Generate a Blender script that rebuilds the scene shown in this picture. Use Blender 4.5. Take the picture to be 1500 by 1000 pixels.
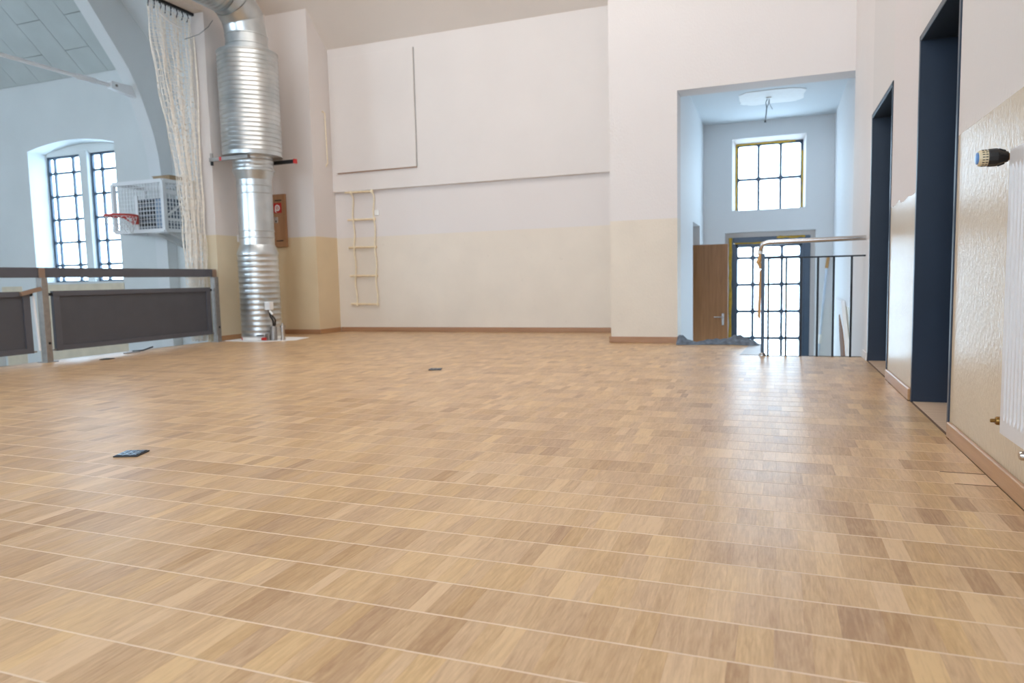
import bpy, bmesh, math, random
import numpy as np
from mathutils import Vector, Matrix

for o in list(bpy.data.objects):
    bpy.data.objects.remove(o, do_unlink=True)
scene = bpy.context.scene
C = scene.collection

# ------------------------------------------------------------------ camera
# world: X to the right along the back wall, Y away along the right-hand wall, Z up; camera stands over the origin
F_PX, YAW, PITCH, ROLL, EYE = 1031.85, -0.35738, -0.08649, -0.022527, 0.7474
def cam_axes():
    cy, sy, cp, sp = math.cos(YAW), math.sin(YAW), math.cos(PITCH), math.sin(PITCH)
    fwd = Vector((sy * cp, cy * cp, sp)); right = Vector((cy, -sy, 0)); up = right.cross(fwd)
    cr, sr = math.cos(ROLL), math.sin(ROLL)
    return right * cr + up * sr, -right * sr + up * cr, fwd
CR, CU, CF = cam_axes()
cam_data = bpy.data.cameras.new('camera')
cam = bpy.data.objects.new('camera', cam_data); C.objects.link(cam)
cam.matrix_world = Matrix(((CR.x, CU.x, -CF.x, 0), (CR.y, CU.y, -CF.y, 0), (CR.z, CU.z, -CF.z, EYE), (0, 0, 0, 1)))
cam_data.sensor_fit = 'HORIZONTAL'; cam_data.sensor_width = 36.0
cam_data.lens = F_PX / 1500 * 36.0
cam_data.clip_start = 0.05; cam_data.clip_end = 400
cam_data.dof.use_dof = True
cam_data.dof.focus_distance = 2.6
cam_data.dof.aperture_fstop = 3.4
scene.camera = cam

# ------------------------------------------------------------------ world, lights, exposure
world = bpy.data.worlds.new('overcast_sky'); scene.world = world
world.use_nodes = True
bg = world.node_tree.nodes['Background']
bg.inputs[0].default_value = (0.62, 0.81, 1.0, 1)
bg.inputs[1].default_value = 10.8
vs = scene.view_settings
vs.view_transform = 'Standard'; vs.look = 'None'; vs.gamma = 1.0; vs.use_curve_mapping = False
vs.exposure = 0.0

def area_light(name, loc, rot, sx, sy, power, col, portal=False):
    l = bpy.data.lights.new(name, 'AREA'); l.shape = 'RECTANGLE'; l.size = sx; l.size_y = sy
    l.energy = power; l.color = col
    if portal: l.cycles.is_portal = True
    o = bpy.data.objects.new(name, l); C.objects.link(o); o.location = loc; o.rotation_euler = rot
    return o
# added area lights at assumed window openings behind the camera, imitating daylight
for wx in (-5.6, -3.2, -0.8):
    area_light('rear_fill_light', (wx, -4.42, 3.2), (math.radians(90), 0, 0), 1.5, 3.4, 42, (1.0, 0.96, 0.94))
for wx in (-11.85, -16.3):
    area_light('hall_fill_light', (wx, -4.42, 3.0), (math.radians(90), 0, 0), 2.0, 3.2, 130, (0.70, 0.86, 1.0))  # added bluish fill for the lower hall, out of view
# two rows of added fill lights, out of view under the roof, brighten the raised room
for wx in (-5.3, -3.2, -1.1):
    for wy in (3.9, 6.2):
        area_light('overhead_fill_light', (wx, wy, 6.3), (0, 0, 0), 1.3, 1.3, 37, (1.0, 0.945, 0.89))
# portals that guide the sky light through the windows in view
area_light('hall_window_portal', (-11.85, 9.73, 2.1), (math.radians(-90), 0, 0), 2.2, 2.6, 1, (1, 1, 1), True)
area_light('hall_window_portal', (-16.3, 9.73, 2.1), (math.radians(-90), 0, 0), 2.2, 2.6, 1, (1, 1, 1), True)
area_light('stair_window_portal', (-0.1, 11.5, 2.2), (math.radians(-90), 0, 0), 1.0, 1.1, 1, (1, 1, 1), True)
area_light('stair_door_portal', (-0.1, 11.5, 0.25), (math.radians(-90), 0, 0), 1.2, 2.3, 1, (1, 1, 1), True)

# ------------------------------------------------------------------ material helpers
def srgb(r, g, b):
    f = lambda c: (c / 255) / 12.92 if c / 255 <= 0.04045 else ((c / 255 + 0.055) / 1.055) ** 2.4
    return (f(r), f(g), f(b), 1)
def new_mat(name):
    m = bpy.data.materials.new(name); m.use_nodes = True
    nt = m.node_tree; return m, nt, nt.nodes['Principled BSDF']
def link(nt, a, b): nt.links.new(a, b)
def noise(nt, scale, detail=3, vec=None, rough=0.5):
    n = nt.nodes.new('ShaderNodeTexNoise'); n.inputs['Scale'].default_value = scale
    n.inputs['Detail'].default_value = detail; n.inputs['Roughness'].default_value = rough
    if vec is not None: link(nt, vec, n.inputs['Vector'])
    return n
def pos(nt): return nt.nodes.new('ShaderNodeNewGeometry').outputs['Position']
def ramp(nt, fac, stops):
    r = nt.nodes.new('ShaderNodeValToRGB'); link(nt, fac, r.inputs[0])
    e = r.color_ramp.elements
    while len(e) < len(stops): e.new(0.5)
    for el, (p, c) in zip(e, stops): el.position = p; el.color = c
    return r
def bump(nt, b, height, strength, dist=0.01):
    n = nt.nodes.new('ShaderNodeBump'); n.inputs['Strength'].default_value = strength; n.inputs['Distance'].default_value = dist
    link(nt, height, n.inputs['Height']); link(nt, n.outputs[0], b.inputs['Normal'])
def mixc(nt, fac, a, b):
    n = nt.nodes.new('ShaderNodeMix'); n.data_type = 'RGBA'
    for s, v in ((n.inputs[0], fac), (n.inputs[6], a), (n.inputs[7], b)):
        if hasattr(v, 'is_linked'): link(nt, v, s)
        else: s.default_value = v
    return n.outputs[2]
def mth(nt, op, a, b=None, c=None):
    n = nt.nodes.new('ShaderNodeMath'); n.operation = op
    for s, v in zip(n.inputs, (a, b, c)):
        if v is None: continue
        if hasattr(v, 'is_linked'): link(nt, v, s)
        else: s.default_value = v
    return n.outputs[0]
def plain(name, col, rough=0.5, metal=0.0, var=0.06, vscale=6, bmp=0.0, bscale=80, spec=None):
    m, nt, b = new_mat(name)
    p = pos(nt); n = noise(nt, vscale, 3, p)
    d = tuple(c * (1 - var) for c in col[:3]) + (1,); l = tuple(min(1, c * (1 + var)) for c in col[:3]) + (1,)
    r = ramp(nt, n.outputs[0], [(0.3, d), (0.7, l)]); link(nt, r.outputs[0], b.inputs['Base Color'])
    b.inputs['Roughness'].default_value = rough; b.inputs['Metallic'].default_value = metal
    if spec is not None: b.inputs['Specular IOR Level'].default_value = spec
    if bmp: bump(nt, b, noise(nt, bscale, 4, p).outputs[0], bmp)
    return m
def painted_wall(name, white, dado, zd, rough_w=0.7, rough_d=0.55, bmp=0.12, bscale=60, streak=0.0, edge=0.0):
    """white emulsion above, oil-paint dado below height zd (a real paint line)"""
    m, nt, b = new_mat(name)
    p = pos(nt); sep = nt.nodes.new('ShaderNodeSeparateXYZ'); link(nt, p, sep.inputs[0])
    z = sep.outputs[2]
    if edge:
        e = noise(nt, 9, 3, p); z = mth(nt, 'ADD', z, mth(nt, 'MULTIPLY', mth(nt, 'SUBTRACT', e.outputs[0], 0.5), edge))
    fac = mth(nt, 'LESS_THAN', z, zd)
    n1 = noise(nt, 1.3, 4, p)
    wcol = mixc(nt, n1.outputs[0], tuple(c * 0.965 for c in white[:3]) + (1,), white)
    n2 = noise(nt, 2.2, 5, p)
    dcol = mixc(nt, n2.outputs[0], tuple(c * 0.9 for c in dado[:3]) + (1,), tuple(min(1, c * 1.06) for c in dado[:3]) + (1,))
    # scuffs low on the wall
    sc = noise(nt, 14, 6, p, 0.7)
    s2 = ramp(nt, sc.outputs[0], [(0.63, (0, 0, 0, 1)), (0.75, (1, 1, 1, 1))])
    dcol = mixc(nt, mth(nt, 'MULTIPLY', s2.outputs[0], 0.16), dcol, srgb(128, 104, 84))
    link(nt, mixc(nt, fac, wcol, dcol), b.inputs['Base Color'])
    link(nt, mth(nt, 'ADD', mth(nt, 'MULTIPLY', fac, rough_d - rough_w), rough_w), b.inputs['Roughness'])
    mp = nt.nodes.new('ShaderNodeMapping'); link(nt, p, mp.inputs[0]); mp.inputs['Scale'].default_value = (1, 1, 0.6)
    bump(nt, b, noise(nt, bscale, 4, mp.outputs[0]).outputs[0], bmp, 0.01)
    return m

WHITE = srgb(222, 215, 211); BEIGE = srgb(226, 208, 180)
M = {}
M['wall_pier'] = painted_wall('wall_paint_pier', WHITE, srgb(222, 201, 166), 1.472)
M['wall_back'] = painted_wall('wall_paint_back', WHITE, srgb(224, 213, 198), 1.467)
M['wall_pillar'] = painted_wall('wall_paint_pillar', WHITE, srgb(222, 208, 180), 1.462)
M['wall_col'] = painted_wall('wall_paint_column', WHITE, srgb(222, 210, 193), 1.398, bmp=0.2)
M['wall_right'] = painted_wall('wall_paint_right', srgb(216, 210, 206), srgb(208, 189, 162), 1.332, rough_d=0.27, bmp=0.22, bscale=65)
M['wall_right_mid'] = painted_wall('wall_paint_right_between_doors', srgb(218, 210, 207), srgb(208, 189, 162), 1.19, rough_d=0.27, bmp=0.22, bscale=65, edge=0.12)
M['white'] = plain('white_emulsion', WHITE, 0.7, var=0.02, vscale=1.5, bmp=0.08, bscale=60)
M['white_ledge'] = plain('white_emulsion_ledge', srgb(221, 214, 209), 0.7, var=0.02, vscale=1.5, bmp=0.08, bscale=60)
M['ceil_stair'] = plain('stair_ceiling_emulsion', srgb(216, 221, 224), 0.8, var=0.02, vscale=1.2)
M['ceil'] = plain('ceiling_emulsion', srgb(222, 213, 204), 0.8, var=0.02, vscale=1.2)
M['hall_white'] = plain('hall_emulsion', srgb(222, 226, 226), 0.75, var=0.03, vscale=1.2, bmp=0.15, bscale=25)
M['hall_rib'] = plain('hall_rib_paint', srgb(226, 229, 230), 0.75, var=0.02, vscale=1.2)
M['hall_panel'] = plain('ceiling_panel_board', srgb(196, 203, 202), 0.85, var=0.04, vscale=2.5)
M['gap'] = plain('panel_joint', srgb(138, 142, 143), 0.9)
M['hall_beige'] = plain('hall_dado_paint', srgb(222, 208, 184), 0.6)
M['stair_white'] = painted_wall('stair_paint', srgb(232, 233, 234), srgb(216, 206, 186), -5.0, rough_w=0.65)
M['stair_right'] = painted_wall('stair_paint_right', srgb(232, 230, 230), srgb(206, 198, 178), 0.36)
M['steel_dark'] = plain('blue_grey_steel_paint', srgb(66, 84, 104), 0.35, var=0.05)
M['navy'] = plain('navy_door_paint', srgb(38, 50, 66), 0.38, var=0.05)
M['foam'] = plain('yellow_mounting_foam', srgb(206, 166, 60), 0.85, var=0.2, vscale=30, bmp=0.5, bscale=90)
M['anthracite'] = plain('anthracite_board', srgb(84, 85, 92), 0.5, var=0.05)
M['anthracite_in'] = plain('anthracite_infill', srgb(76, 77, 83), 0.55, var=0.05)
M['galv'] = plain('galvanised_post', srgb(150, 146, 142), 0.42, 0.6, var=0.1, vscale=25)
M['bare_brown'] = plain('bare_primer_steel', srgb(150, 126, 108), 0.5, 0.3)
M['dark_metal'] = plain('dark_metal', srgb(42, 44, 48), 0.4, 0.5)
M['chrome'] = plain('brushed_steel', srgb(200, 198, 196), 0.25, 1.0, var=0.04)
M['black'] = plain('black_plastic', srgb(24, 24, 26), 0.4)
M['cream_plastic'] = plain('cream_plastic', srgb(214, 196, 160), 0.4)
M['blue_cap'] = plain('blue_cap', srgb(90, 140, 200), 0.3)
M['brass'] = plain('aged_brass', srgb(132, 100, 54), 0.35, 0.9, var=0.15, vscale=60)
M['rad'] = plain('radiator_enamel', srgb(212, 209, 208), 0.3, var=0.02, vscale=4)
M['red'] = plain('red_paint', srgb(190, 40, 36), 0.45)
M['red_hoop'] = plain('hoop_red_paint', srgb(206, 74, 66), 0.45)
M['white_metal'] = plain('white_metal_paint', srgb(238, 240, 242), 0.4, var=0.02)
M['white_plastic'] = plain('white_plastic', srgb(240, 240, 238), 0.4, var=0.02)
M['grey_box'] = plain('grey_ventilator_housing', srgb(110, 122, 136), 0.5)
M['cardboard'] = plain('cardboard', srgb(176, 150, 118), 0.8, bmp=0.1)
M['net'] = plain('cream_netting', srgb(240, 232, 220), 0.85, var=0.1, vscale=20)
M['rope'] = plain('cream_rope', srgb(236, 222, 194), 0.8, var=0.08, vscale=30)
M['rung'] = plain('pale_wooden_rung', srgb(230, 210, 174), 0.6, var=0.08, vscale=20)
M['cloth'] = plain('grey_sheet', srgb(92, 102, 114), 0.7, var=0.4, vscale=22, bmp=0.3, bscale=30)
M['plaster'] = plain('fresh_filler', srgb(252, 252, 250), 0.8, var=0.03, vscale=14, bmp=0.2)
M['wire'] = plain('grey_wire', srgb(86, 96, 100), 0.5)
M['orange'] = plain('tan_tape', srgb(198, 150, 92), 0.6)
M['paper'] = plain('white_sheet_material', srgb(246, 246, 246), 0.8, var=0.02)
M['brown_tear'] = plain('brown_fibre', srgb(136, 90, 52), 0.85, var=0.2, vscale=40)
M['hall_floor'] = plain('hall_floor_lino', srgb(150, 128, 104), 0.4)
M['concrete'] = plain('concrete', srgb(170, 166, 160), 0.8)

def wood(name, base, dark, axis=1, scale=1.0, rough=0.42, contrast=0.5):
    m, nt, b = new_mat(name)
    mp = nt.nodes.new('ShaderNodeMapping'); link(nt, pos(nt), mp.inputs[0])
    s = [38.0 * scale] * 3; s[axis] = 2.2 * scale; mp.inputs['Scale'].default_value = s
    n = noise(nt, 1.0, 6, mp.outputs[0], 0.6); n.inputs['Distortion'].default_value = 0.6
    r = ramp(nt, n.outputs[0], [(0.5 - contrast / 2, dark), (0.5 + contrast / 2, base)])
    link(nt, r.outputs[0], b.inputs['Base Color']); b.inputs['Roughness'].default_value = rough
    bump(nt, b, n.outputs[0], 0.08, 0.004)
    return m
M['base_y'] = wood('oak_skirting_along_wall', srgb(190, 148, 108), srgb(164, 120, 82), 1, rough=0.28)
M['base_x'] = wood('oak_skirting_back', srgb(176, 134, 100), srgb(150, 108, 76), 0)
M['door_wood'] = wood('brown_door_veneer', srgb(176, 122, 74), srgb(142, 94, 52), 2, 0.8, 0.45)
M['ply'] = wood('plywood_cover', srgb(176, 134, 98), srgb(156, 114, 80), 2, 0.6, 0.6)
M['thresh'] = wood('oak_threshold', srgb(222, 196, 170), srgb(198, 168, 140), 0)

def stave_mat():
    m, nt, b = new_mat('oak_parquet')
    at = nt.nodes.new('ShaderNodeAttribute'); at.attribute_name = 'tone'
    sep = nt.nodes.new('ShaderNodeSeparateColor'); link(nt, at.outputs['Color'], sep.inputs[0])
    tone, seed, warm = sep.outputs[0], sep.outputs[1], sep.outputs[2]
    comb = nt.nodes.new('ShaderNodeCombineXYZ')
    link(nt, mth(nt, 'MULTIPLY', seed, 37.0), comb.inputs[0]); link(nt, mth(nt, 'MULTIPLY', seed, 91.0), comb.inputs[1]); link(nt, mth(nt, 'MULTIPLY', seed, 53.0), comb.inputs[2])
    add = nt.nodes.new('ShaderNodeVectorMath'); add.operation = 'ADD'; link(nt, pos(nt), add.inputs[0]); link(nt, comb.outputs[0], add.inputs[1])
    mp = nt.nodes.new('ShaderNodeMapping'); link(nt, add.outputs[0], mp.inputs[0]); mp.inputs['Scale'].default_value = (60, 7.5, 60)
    n = noise(nt, 1.0, 5, mp.outputs[0], 0.62); n.inputs['Distortion'].default_value = 1.1
    mp2 = nt.nodes.new('ShaderNodeMapping'); link(nt, add.outputs[0], mp2.inputs[0]); mp2.inputs['Scale'].default_value = (210, 14, 210)
    n2 = noise(nt, 1.0, 3, mp2.outputs[0], 0.6)
    light = mixc(nt, warm, srgb(218, 184, 144), srgb(220, 184, 134))
    darkc = mixc(nt, warm, srgb(166, 129, 95), srgb(170, 130, 86))
    g = mth(nt, 'ADD', mth(nt, 'MULTIPLY', n.outputs[0], 0.6), mth(nt, 'MULTIPLY', n2.outputs[0], 0.4))
    g = mth(nt, 'ADD', mth(nt, 'MULTIPLY', mth(nt, 'SUBTRACT', g, 0.5), 2.0), tone)
    g.node.use_clamp = True
    link(nt, mixc(nt, g, darkc, light), b.inputs['Base Color'])
    rn = noise(nt, 2.0, 3, pos(nt))
    link(nt, mth(nt, 'ADD', mth(nt, 'MULTIPLY', rn.outputs[0], 0.10), 0.30), b.inputs['Roughness'])
    b.inputs['Specular IOR Level'].default_value = 0.5
    un = noise(nt, 16, 3, add.outputs[0])
    bump(nt, b, mth(nt, 'ADD', g, mth(nt, 'MULTIPLY', un.outputs[0], 3.0)), 0.10, 0.003)
    return m
M['stave'] = stave_mat()
M['joint'] = plain('cream_joint_strip', srgb(226, 202, 176), 0.45, var=0.05)
M['joint_worn'] = plain('worn_joint_strip', srgb(214, 186, 154), 0.45, var=0.06)
M['dark_joint'] = plain('dark_open_joint', srgb(104, 78, 60), 0.8)

def spiral_metal():
    m, nt, b = new_mat('galvanised_duct_sheet')
    n = noise(nt, 3.5, 4, pos(nt))
    r = ramp(nt, n.outputs[0], [(0.3, srgb(186, 192, 194)), (0.7, srgb(214, 216, 216))])
    link(nt, r.outputs[0], b.inputs['Base Color']); b.inputs['Metallic'].default_value = 0.92
    rr = noise(nt, 9, 3, pos(nt)); link(nt, mth(nt, 'ADD', mth(nt, 'MULTIPLY', rr.outputs[0], 0.15), 0.27), b.inputs['Roughness'])
    return m
M['duct'] = spiral_metal()

def glass_mat():
    m, nt, b = new_mat('window_glass')
    out = nt.nodes['Material Output']; nt.nodes.remove(b)
    t = nt.nodes.new('ShaderNodeBsdfTransparent'); t.inputs[0].default_value = (0.94, 0.97, 0.98, 1)
    g = nt.nodes.new('ShaderNodeBsdfGlossy'); g.inputs['Roughness'].default_value = 0.02
    lw = nt.nodes.new('ShaderNodeLayerWeight')          # Schlick reflectance from the facing angle (same from both sides of the thin pane)
    sch = mth(nt, 'ADD', mth(nt, 'MULTIPLY', mth(nt, 'POWER', lw.outputs['Facing'], 5.0), 0.9), 0.04)
    nz = noise(nt, 1.5, 2, pos(nt)); bn = nt.nodes.new('ShaderNodeBump'); bn.inputs['Strength'].default_value = 0.02; link(nt, nz.outputs[0], bn.inputs['Height']); link(nt, bn.outputs[0], g.inputs['Normal'])
    mx = nt.nodes.new('ShaderNodeMixShader'); link(nt, sch, mx.inputs[0]); link(nt, t.outputs[0], mx.inputs[1]); link(nt, g.outputs[0], mx.inputs[2])
    link(nt, mx.outputs[0], out.inputs[0]); return m
M['glass'] = glass_mat()

# ------------------------------------------------------------------ mesh helpers
class MB:
    def __init__(s): s.v = []; s.f = []
    def add(s, vs, fs):
        b = len(s.v); s.v += [tuple(v) for v in vs]; s.f += [tuple(i + b for i in f) for f in fs]; return s
    def box(s, x0, x1, y0, y1, z0, z1):
        return s.add([(x0, y0, z0), (x1, y0, z0), (x1, y1, z0), (x0, y1, z0), (x0, y0, z1), (x1, y0, z1), (x1, y1, z1), (x0, y1, z1)],
                     [(0, 3, 2, 1), (4, 5, 6, 7), (0, 1, 5, 4), (1, 2, 6, 5), (2, 3, 7, 6), (3, 0, 4, 7)])
    def prism(s, poly, axis, a0, a1):
        """polygon in the plane normal to axis, extruded from a0 to a1; poly coords are the other two axes in order"""
        n = len(poly)
        def mk(p, a):
            return {0: (a, p[0], p[1]), 1: (p[0], a, p[1]), 2: (p[0], p[1], a)}[axis]
        vs = [mk(p, a0) for p in poly] + [mk(p, a1) for p in poly]
        fs = [tuple(range(n)), tuple(range(2 * n - 1, n - 1, -1))] + [(i, i + n, (i + 1) % n + n, (i + 1) % n) for i in range(n)]
        return s.add(vs, fs)
    def tube(s, pts, r, n=8, caps=True):
        pts = [Vector(p) for p in pts]; rs = r if isinstance(r, (list, tuple)) else [r] * len(pts)
        rings = []; ref = None
        for i, p in enumerate(pts):
            d = (pts[min(i + 1, len(pts) - 1)] - pts[max(i - 1, 0)]).normalized()
            if ref is None:
                ref = Vector((0, 0, 1)) if abs(d.z) < 0.9 else Vector((1, 0, 0))
            a = (ref - d * ref.dot(d)).normalized(); ref = a; bb = d.cross(a)
            rings.append([p + (a * math.cos(2 * math.pi * k / n) + bb * math.sin(2 * math.pi * k / n)) * rs[i] for k in range(n)])
        vs = [v for ring in rings for v in ring]; fs = []
        for i in range(len(pts) - 1):
            for k in range(n):
                fs.append((i * n + k, i * n + (k + 1) % n, (i + 1) * n + (k + 1) % n, (i + 1) * n + k))
        if caps: fs += [tuple(range(n - 1, -1, -1)), tuple(range((len(pts) - 1) * n, len(pts) * n))]
        return s.add(vs, fs)
    def lathe(s, c, prof, n=48, axis='Z', caps=True):
        c = Vector(c); A = {'Z': (Vector((1, 0, 0)), Vector((0, 1, 0)), Vector((0, 0, 1))), 'X': (Vector((0, 1, 0)), Vector((0, 0, 1)), Vector((1, 0, 0))), 'Y': (Vector((0, 0, 1)), Vector((1, 0, 0)), Vector((0, 1, 0)))}[axis]
        vs = []
        for r, h in prof:
            for k in range(n):
                t = 2 * math.pi * k / n; vs.append(c + A[0] * r * math.cos(t) + A[1] * r * math.sin(t) + A[2] * h)
        fs = []
        for i in range(len(prof) - 1):
            for k in range(n):
                fs.append((i * n + k, i * n + (k + 1) % n, (i + 1) * n + (k + 1) % n, (i + 1) * n + k))
        if caps: fs += [tuple(range(n - 1, -1, -1)), tuple(range((len(prof) - 1) * n, len(prof) * n))]
        return s.add(vs, fs)

def setp(o, label=None, cat=None, group=None, kind=None):
    if label: o['label'] = label
    if cat: o['category'] = cat
    if group: o['group'] = group
    if kind: o['kind'] = kind
    return o
WORG = {}
def empty(name, loc, label=None, cat=None, group=None, kind=None):
    o = bpy.data.objects.new(name, None); C.objects.link(o); o.location = loc; o.empty_display_size = 0.1
    WORG[o] = Vector(loc); return setp(o, label, cat, group, kind)
def obj(name, mb, mat, parent=None, origin=None, smooth=False, bevel=0.0, label=None, cat=None, group=None, kind=None):
    """mesh given in world coordinates, object origin at the base centre; parents are never rotated"""
    V = [Vector(v) for v in mb.v]
    if origin is None:
        xs, ys, zs = zip(*[(v.x, v.y, v.z) for v in V]); origin = Vector(((min(xs) + max(xs)) / 2, (min(ys) + max(ys)) / 2, min(zs)))
    origin = Vector(origin)
    me = bpy.data.meshes.new(name); me.from_pydata([v - origin for v in V], [], mb.f)
    bm = bmesh.new(); bm.from_mesh(me); bmesh.ops.recalc_face_normals(bm, faces=bm.faces)
    if bevel: bmesh.ops.bevel(bm, geom=list(bm.edges), offset=bevel, segments=1, affect='EDGES', clamp_overlap=True)
    bm.to_mesh(me); bm.free()
    if smooth:
        me.polygons.foreach_set('use_smooth', [True] * len(me.polygons))
        me.set_sharp_from_angle(angle=math.radians(40))
    me.materials.append(M[mat] if isinstance(mat, str) else mat)
    o = bpy.data.objects.new(name, me); C.objects.link(o)
    WORG[o] = origin
    if parent is not None: o.parent = parent; o.location = origin - WORG[parent]
    else: o.location = origin
    return setp(o, label, cat, group, kind)
def struct(name, mb, mat, label, cat, **k): return obj(name, mb, mat, label=label, cat=cat, kind='structure', **k)
def copy_tree(o, off=(0, 0, 0), parent=None):
    c = o.copy(); C.objects.link(c); WORG[c] = WORG[o] + Vector(off)
    if parent is None: c.location = Vector(o.location) + Vector(off)
    else: c.parent = parent
    for ch in list(o.children): copy_tree(ch, off, c)
    return c

# ------------------------------------------------------------------ key dimensions
XW = 0.747            # right wall face
XS = -7.2             # stage edge
RY, YB, YH = 8.08, 9.55, 9.31   # column wall, back wall, hall wall
RIDGE, REAR = 2.5, -4.6
def zr(y): return 4.28 + 0.9 * (9.55 - y) if y >= RIDGE else 4.28 + 0.9 * (9.55 - RIDGE) - 0.9 * (RIDGE - y)
SV_Y, SV_X = 6.92, -0.10        # stair void: front edge, left edge
ZH, ZL = -1.2, -0.9             # hall floor, stair landing

# ------------------------------------------------------------------ the setting
fl = MB(); fl.box(-7.3, XW, REAR, SV_Y, -0.25, -0.02); fl.box(-7.3, SV_X, SV_Y, 7.75, -0.25, -0.02); fl.box(XS, SV_X, 7.75, RY, -0.25, -0.02); fl.box(XS, -6.47, RY, 9.0, -0.25, -0.02); fl.box(-6.47, -1.78, RY, YB, -0.25, -0.02)
floor = struct('floor', fl, 'concrete', 'oak parquet floor of staves in rows divided by cream strips', 'floor', origin=(0, 0, -0.25))
struct('floor_hall', MB().box(-20, -7.3, REAR, YH, ZH - 0.1, ZH), 'hall_floor', 'lower hall floor beyond the dark railing', 'floor')
struct('wall_stage_front', MB().box(-7.32, -7.3, REAR, 7.75, ZH, -0.002), 'white', 'low wall between raised parquet floor and lower hall floor', 'wall')

D1 = (3.63, 4.572); D2 = (5.52, 6.622); DH = 2.037
wr = MB()
def yz_wall(mb, x0, x1, y0, y1, z0, z1=None):
    ys = [y0] + ([RIDGE] if y0 < RIDGE < y1 else []) + [y1]
    top = [(y, (zr(y) if z1 is None else z1)) for y in ys]
    return mb.prism([(y0, z0), (y1, z0)] + top[::-1], 0, x0, x1)
yz_wall(wr, XW, 1.3, REAR, D1[0], -0.25); yz_wall(wr, XW, 1.3, D1[0], D1[1], DH); yz_wall(wr, XW, 1.3, D2[0], D2[1], DH)
wall_right = struct('wall_right', wr, 'wall_right', 'white wall with glossy beige dado carrying the radiator', 'wall', origin=(XW, 0, 0))
wm = MB(); yz_wall(wm, XW, 1.3, D1[1], D2[0], -0.25)
struct('wall_right_between_doors', wm, 'wall_right_mid', 'narrow white wall strip with patchy dado between dark doorways', 'wall')
wm = MB(); yz_wall(wm, XW, 1.3, D2[1], RY, -1.0)
struct('wall_right_end', wm, 'white', 'white wall strip past the farther dark doorway', 'wall')
# doorway niches behind the right wall
for i, (a, b, lab) in enumerate(((D1[0], D1[1], 'deep navy steel doorway beside the radiator'), (D2[0], D2[1], 'deep navy steel doorway beside the stair railing'))):
    d = empty('door_%d' % (i + 1), (XW, (a + b) / 2, 0), lab, 'doorway', kind='structure')
    t = 0.03; X0, X1 = XW - 0.006, 1.24
    obj('jamb', MB().box(X0, X1, b - t, b + 0.004, 0, DH), 'navy', d, bevel=0.003)
    obj('jamb', MB().box(X0, X1, a - 0.004, a + t, 0, DH), 'navy', d, bevel=0.003)
    obj('head', MB().box(X0, X1, a - 0.004, b + 0.004, DH - t, DH + 0.004), 'navy', d, bevel=0.003)
    obj('door_leaf', MB().box(X1 - 0.05, X1, a + t, b - t, 0.005, DH - t), 'navy', d, bevel=0.002)
    obj('threshold', MB().box(XW + 0.004, X1 - 0.05, a + t, b - t, -0.02, 0.004), 'thresh', d)
    obj('threshold_joint', MB().box(XW - 0.008, XW + 0.004, a, b, -0.02, 0.001), 'dark_joint', d)

wb = MB().box(-6.47, -1.53, YB, YB + 0.3, -0.25, zr(YB) + 0.02)
struct('wall_back', wb, 'wall_back', 'recessed back wall with pale dado behind rope ladder', 'wall')
struct('trim_1', MB().box(-6.47, -1.78, YB - 0.055, YB, 2.17, zr(YB) + 0.05), 'white_ledge', 'projecting upper wall face above rope ladder', 'wall', bevel=0.006)
wp = MB(); yz_wall(wp, XS, -6.47, 9.0, YB + 0.3, -0.25)
struct('wall_pier', wp, 'wall_pier', 'white pier with yellow dado behind silver duct', 'wall')
wp = MB(); yz_wall(wp, -7.45, XS, 7.75, YB + 0.3, ZH)
struct('wall_pillar', wp, 'wall_pillar', 'white pillar with beige dado at end of dark railing', 'wall')
bm_ = MB().prism([(REAR, 4.42), (7.75, 4.42), (7.75, zr(7.75)), (RIDGE, zr(RIDGE)), (REAR, zr(REAR))], 0, -7.45, XS)
struct('trim_2', bm_, 'ceil', 'high beam above the railing from which the net hangs', 'beam')
wc = MB(); wc.prism([(RY, -0.25), (RY + 0.3, -0.25), (RY + 0.3, zr(RY + 0.3)), (RY, zr(RY))], 0, -1.78, -1.02)
wc.prism([(RY, 2.78), (RY + 0.3, 2.78), (RY + 0.3, zr(RY + 0.3)), (RY, zr(RY))], 0, -1.02, 1.3)
wc.prism([(RY + 0.3, -0.25), (YB, -0.25), (YB, zr(YB)), (RY + 0.3, zr(RY + 0.3))], 0, -1.78, -1.53)
struct('wall_column', wc, 'wall_col', 'white wall with beige dado around tall stairwell opening', 'wall')
t = 0.25
ce = MB().prism([(YB + 0.3, zr(YB + 0.3)), (RIDGE, zr(RIDGE)), (REAR, zr(REAR)), (REAR, zr(REAR) + t), (RIDGE, zr(RIDGE) + t), (YB + 0.3, zr(YB + 0.3) + t)], 0, XS, 1.3)
struct('ceiling', ce, 'ceil', 'smooth sloping ceiling above the recessed back wall', 'ceiling')
ch = MB().prism([(YH + 0.5, zr(YH + 0.5)), (RIDGE, zr(RIDGE)), (REAR, zr(REAR)), (REAR, zr(REAR) + t), (RIDGE, zr(RIDGE) + t), (YH + 0.5, zr(YH + 0.5) + t)], 0, -20, XS)
ceil_hall = struct('ceiling_hall', ch, 'gap', 'sloping hall ceiling clad with grey boards', 'ceiling', origin=(-12, 9.31, zr(9.31)))
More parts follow.
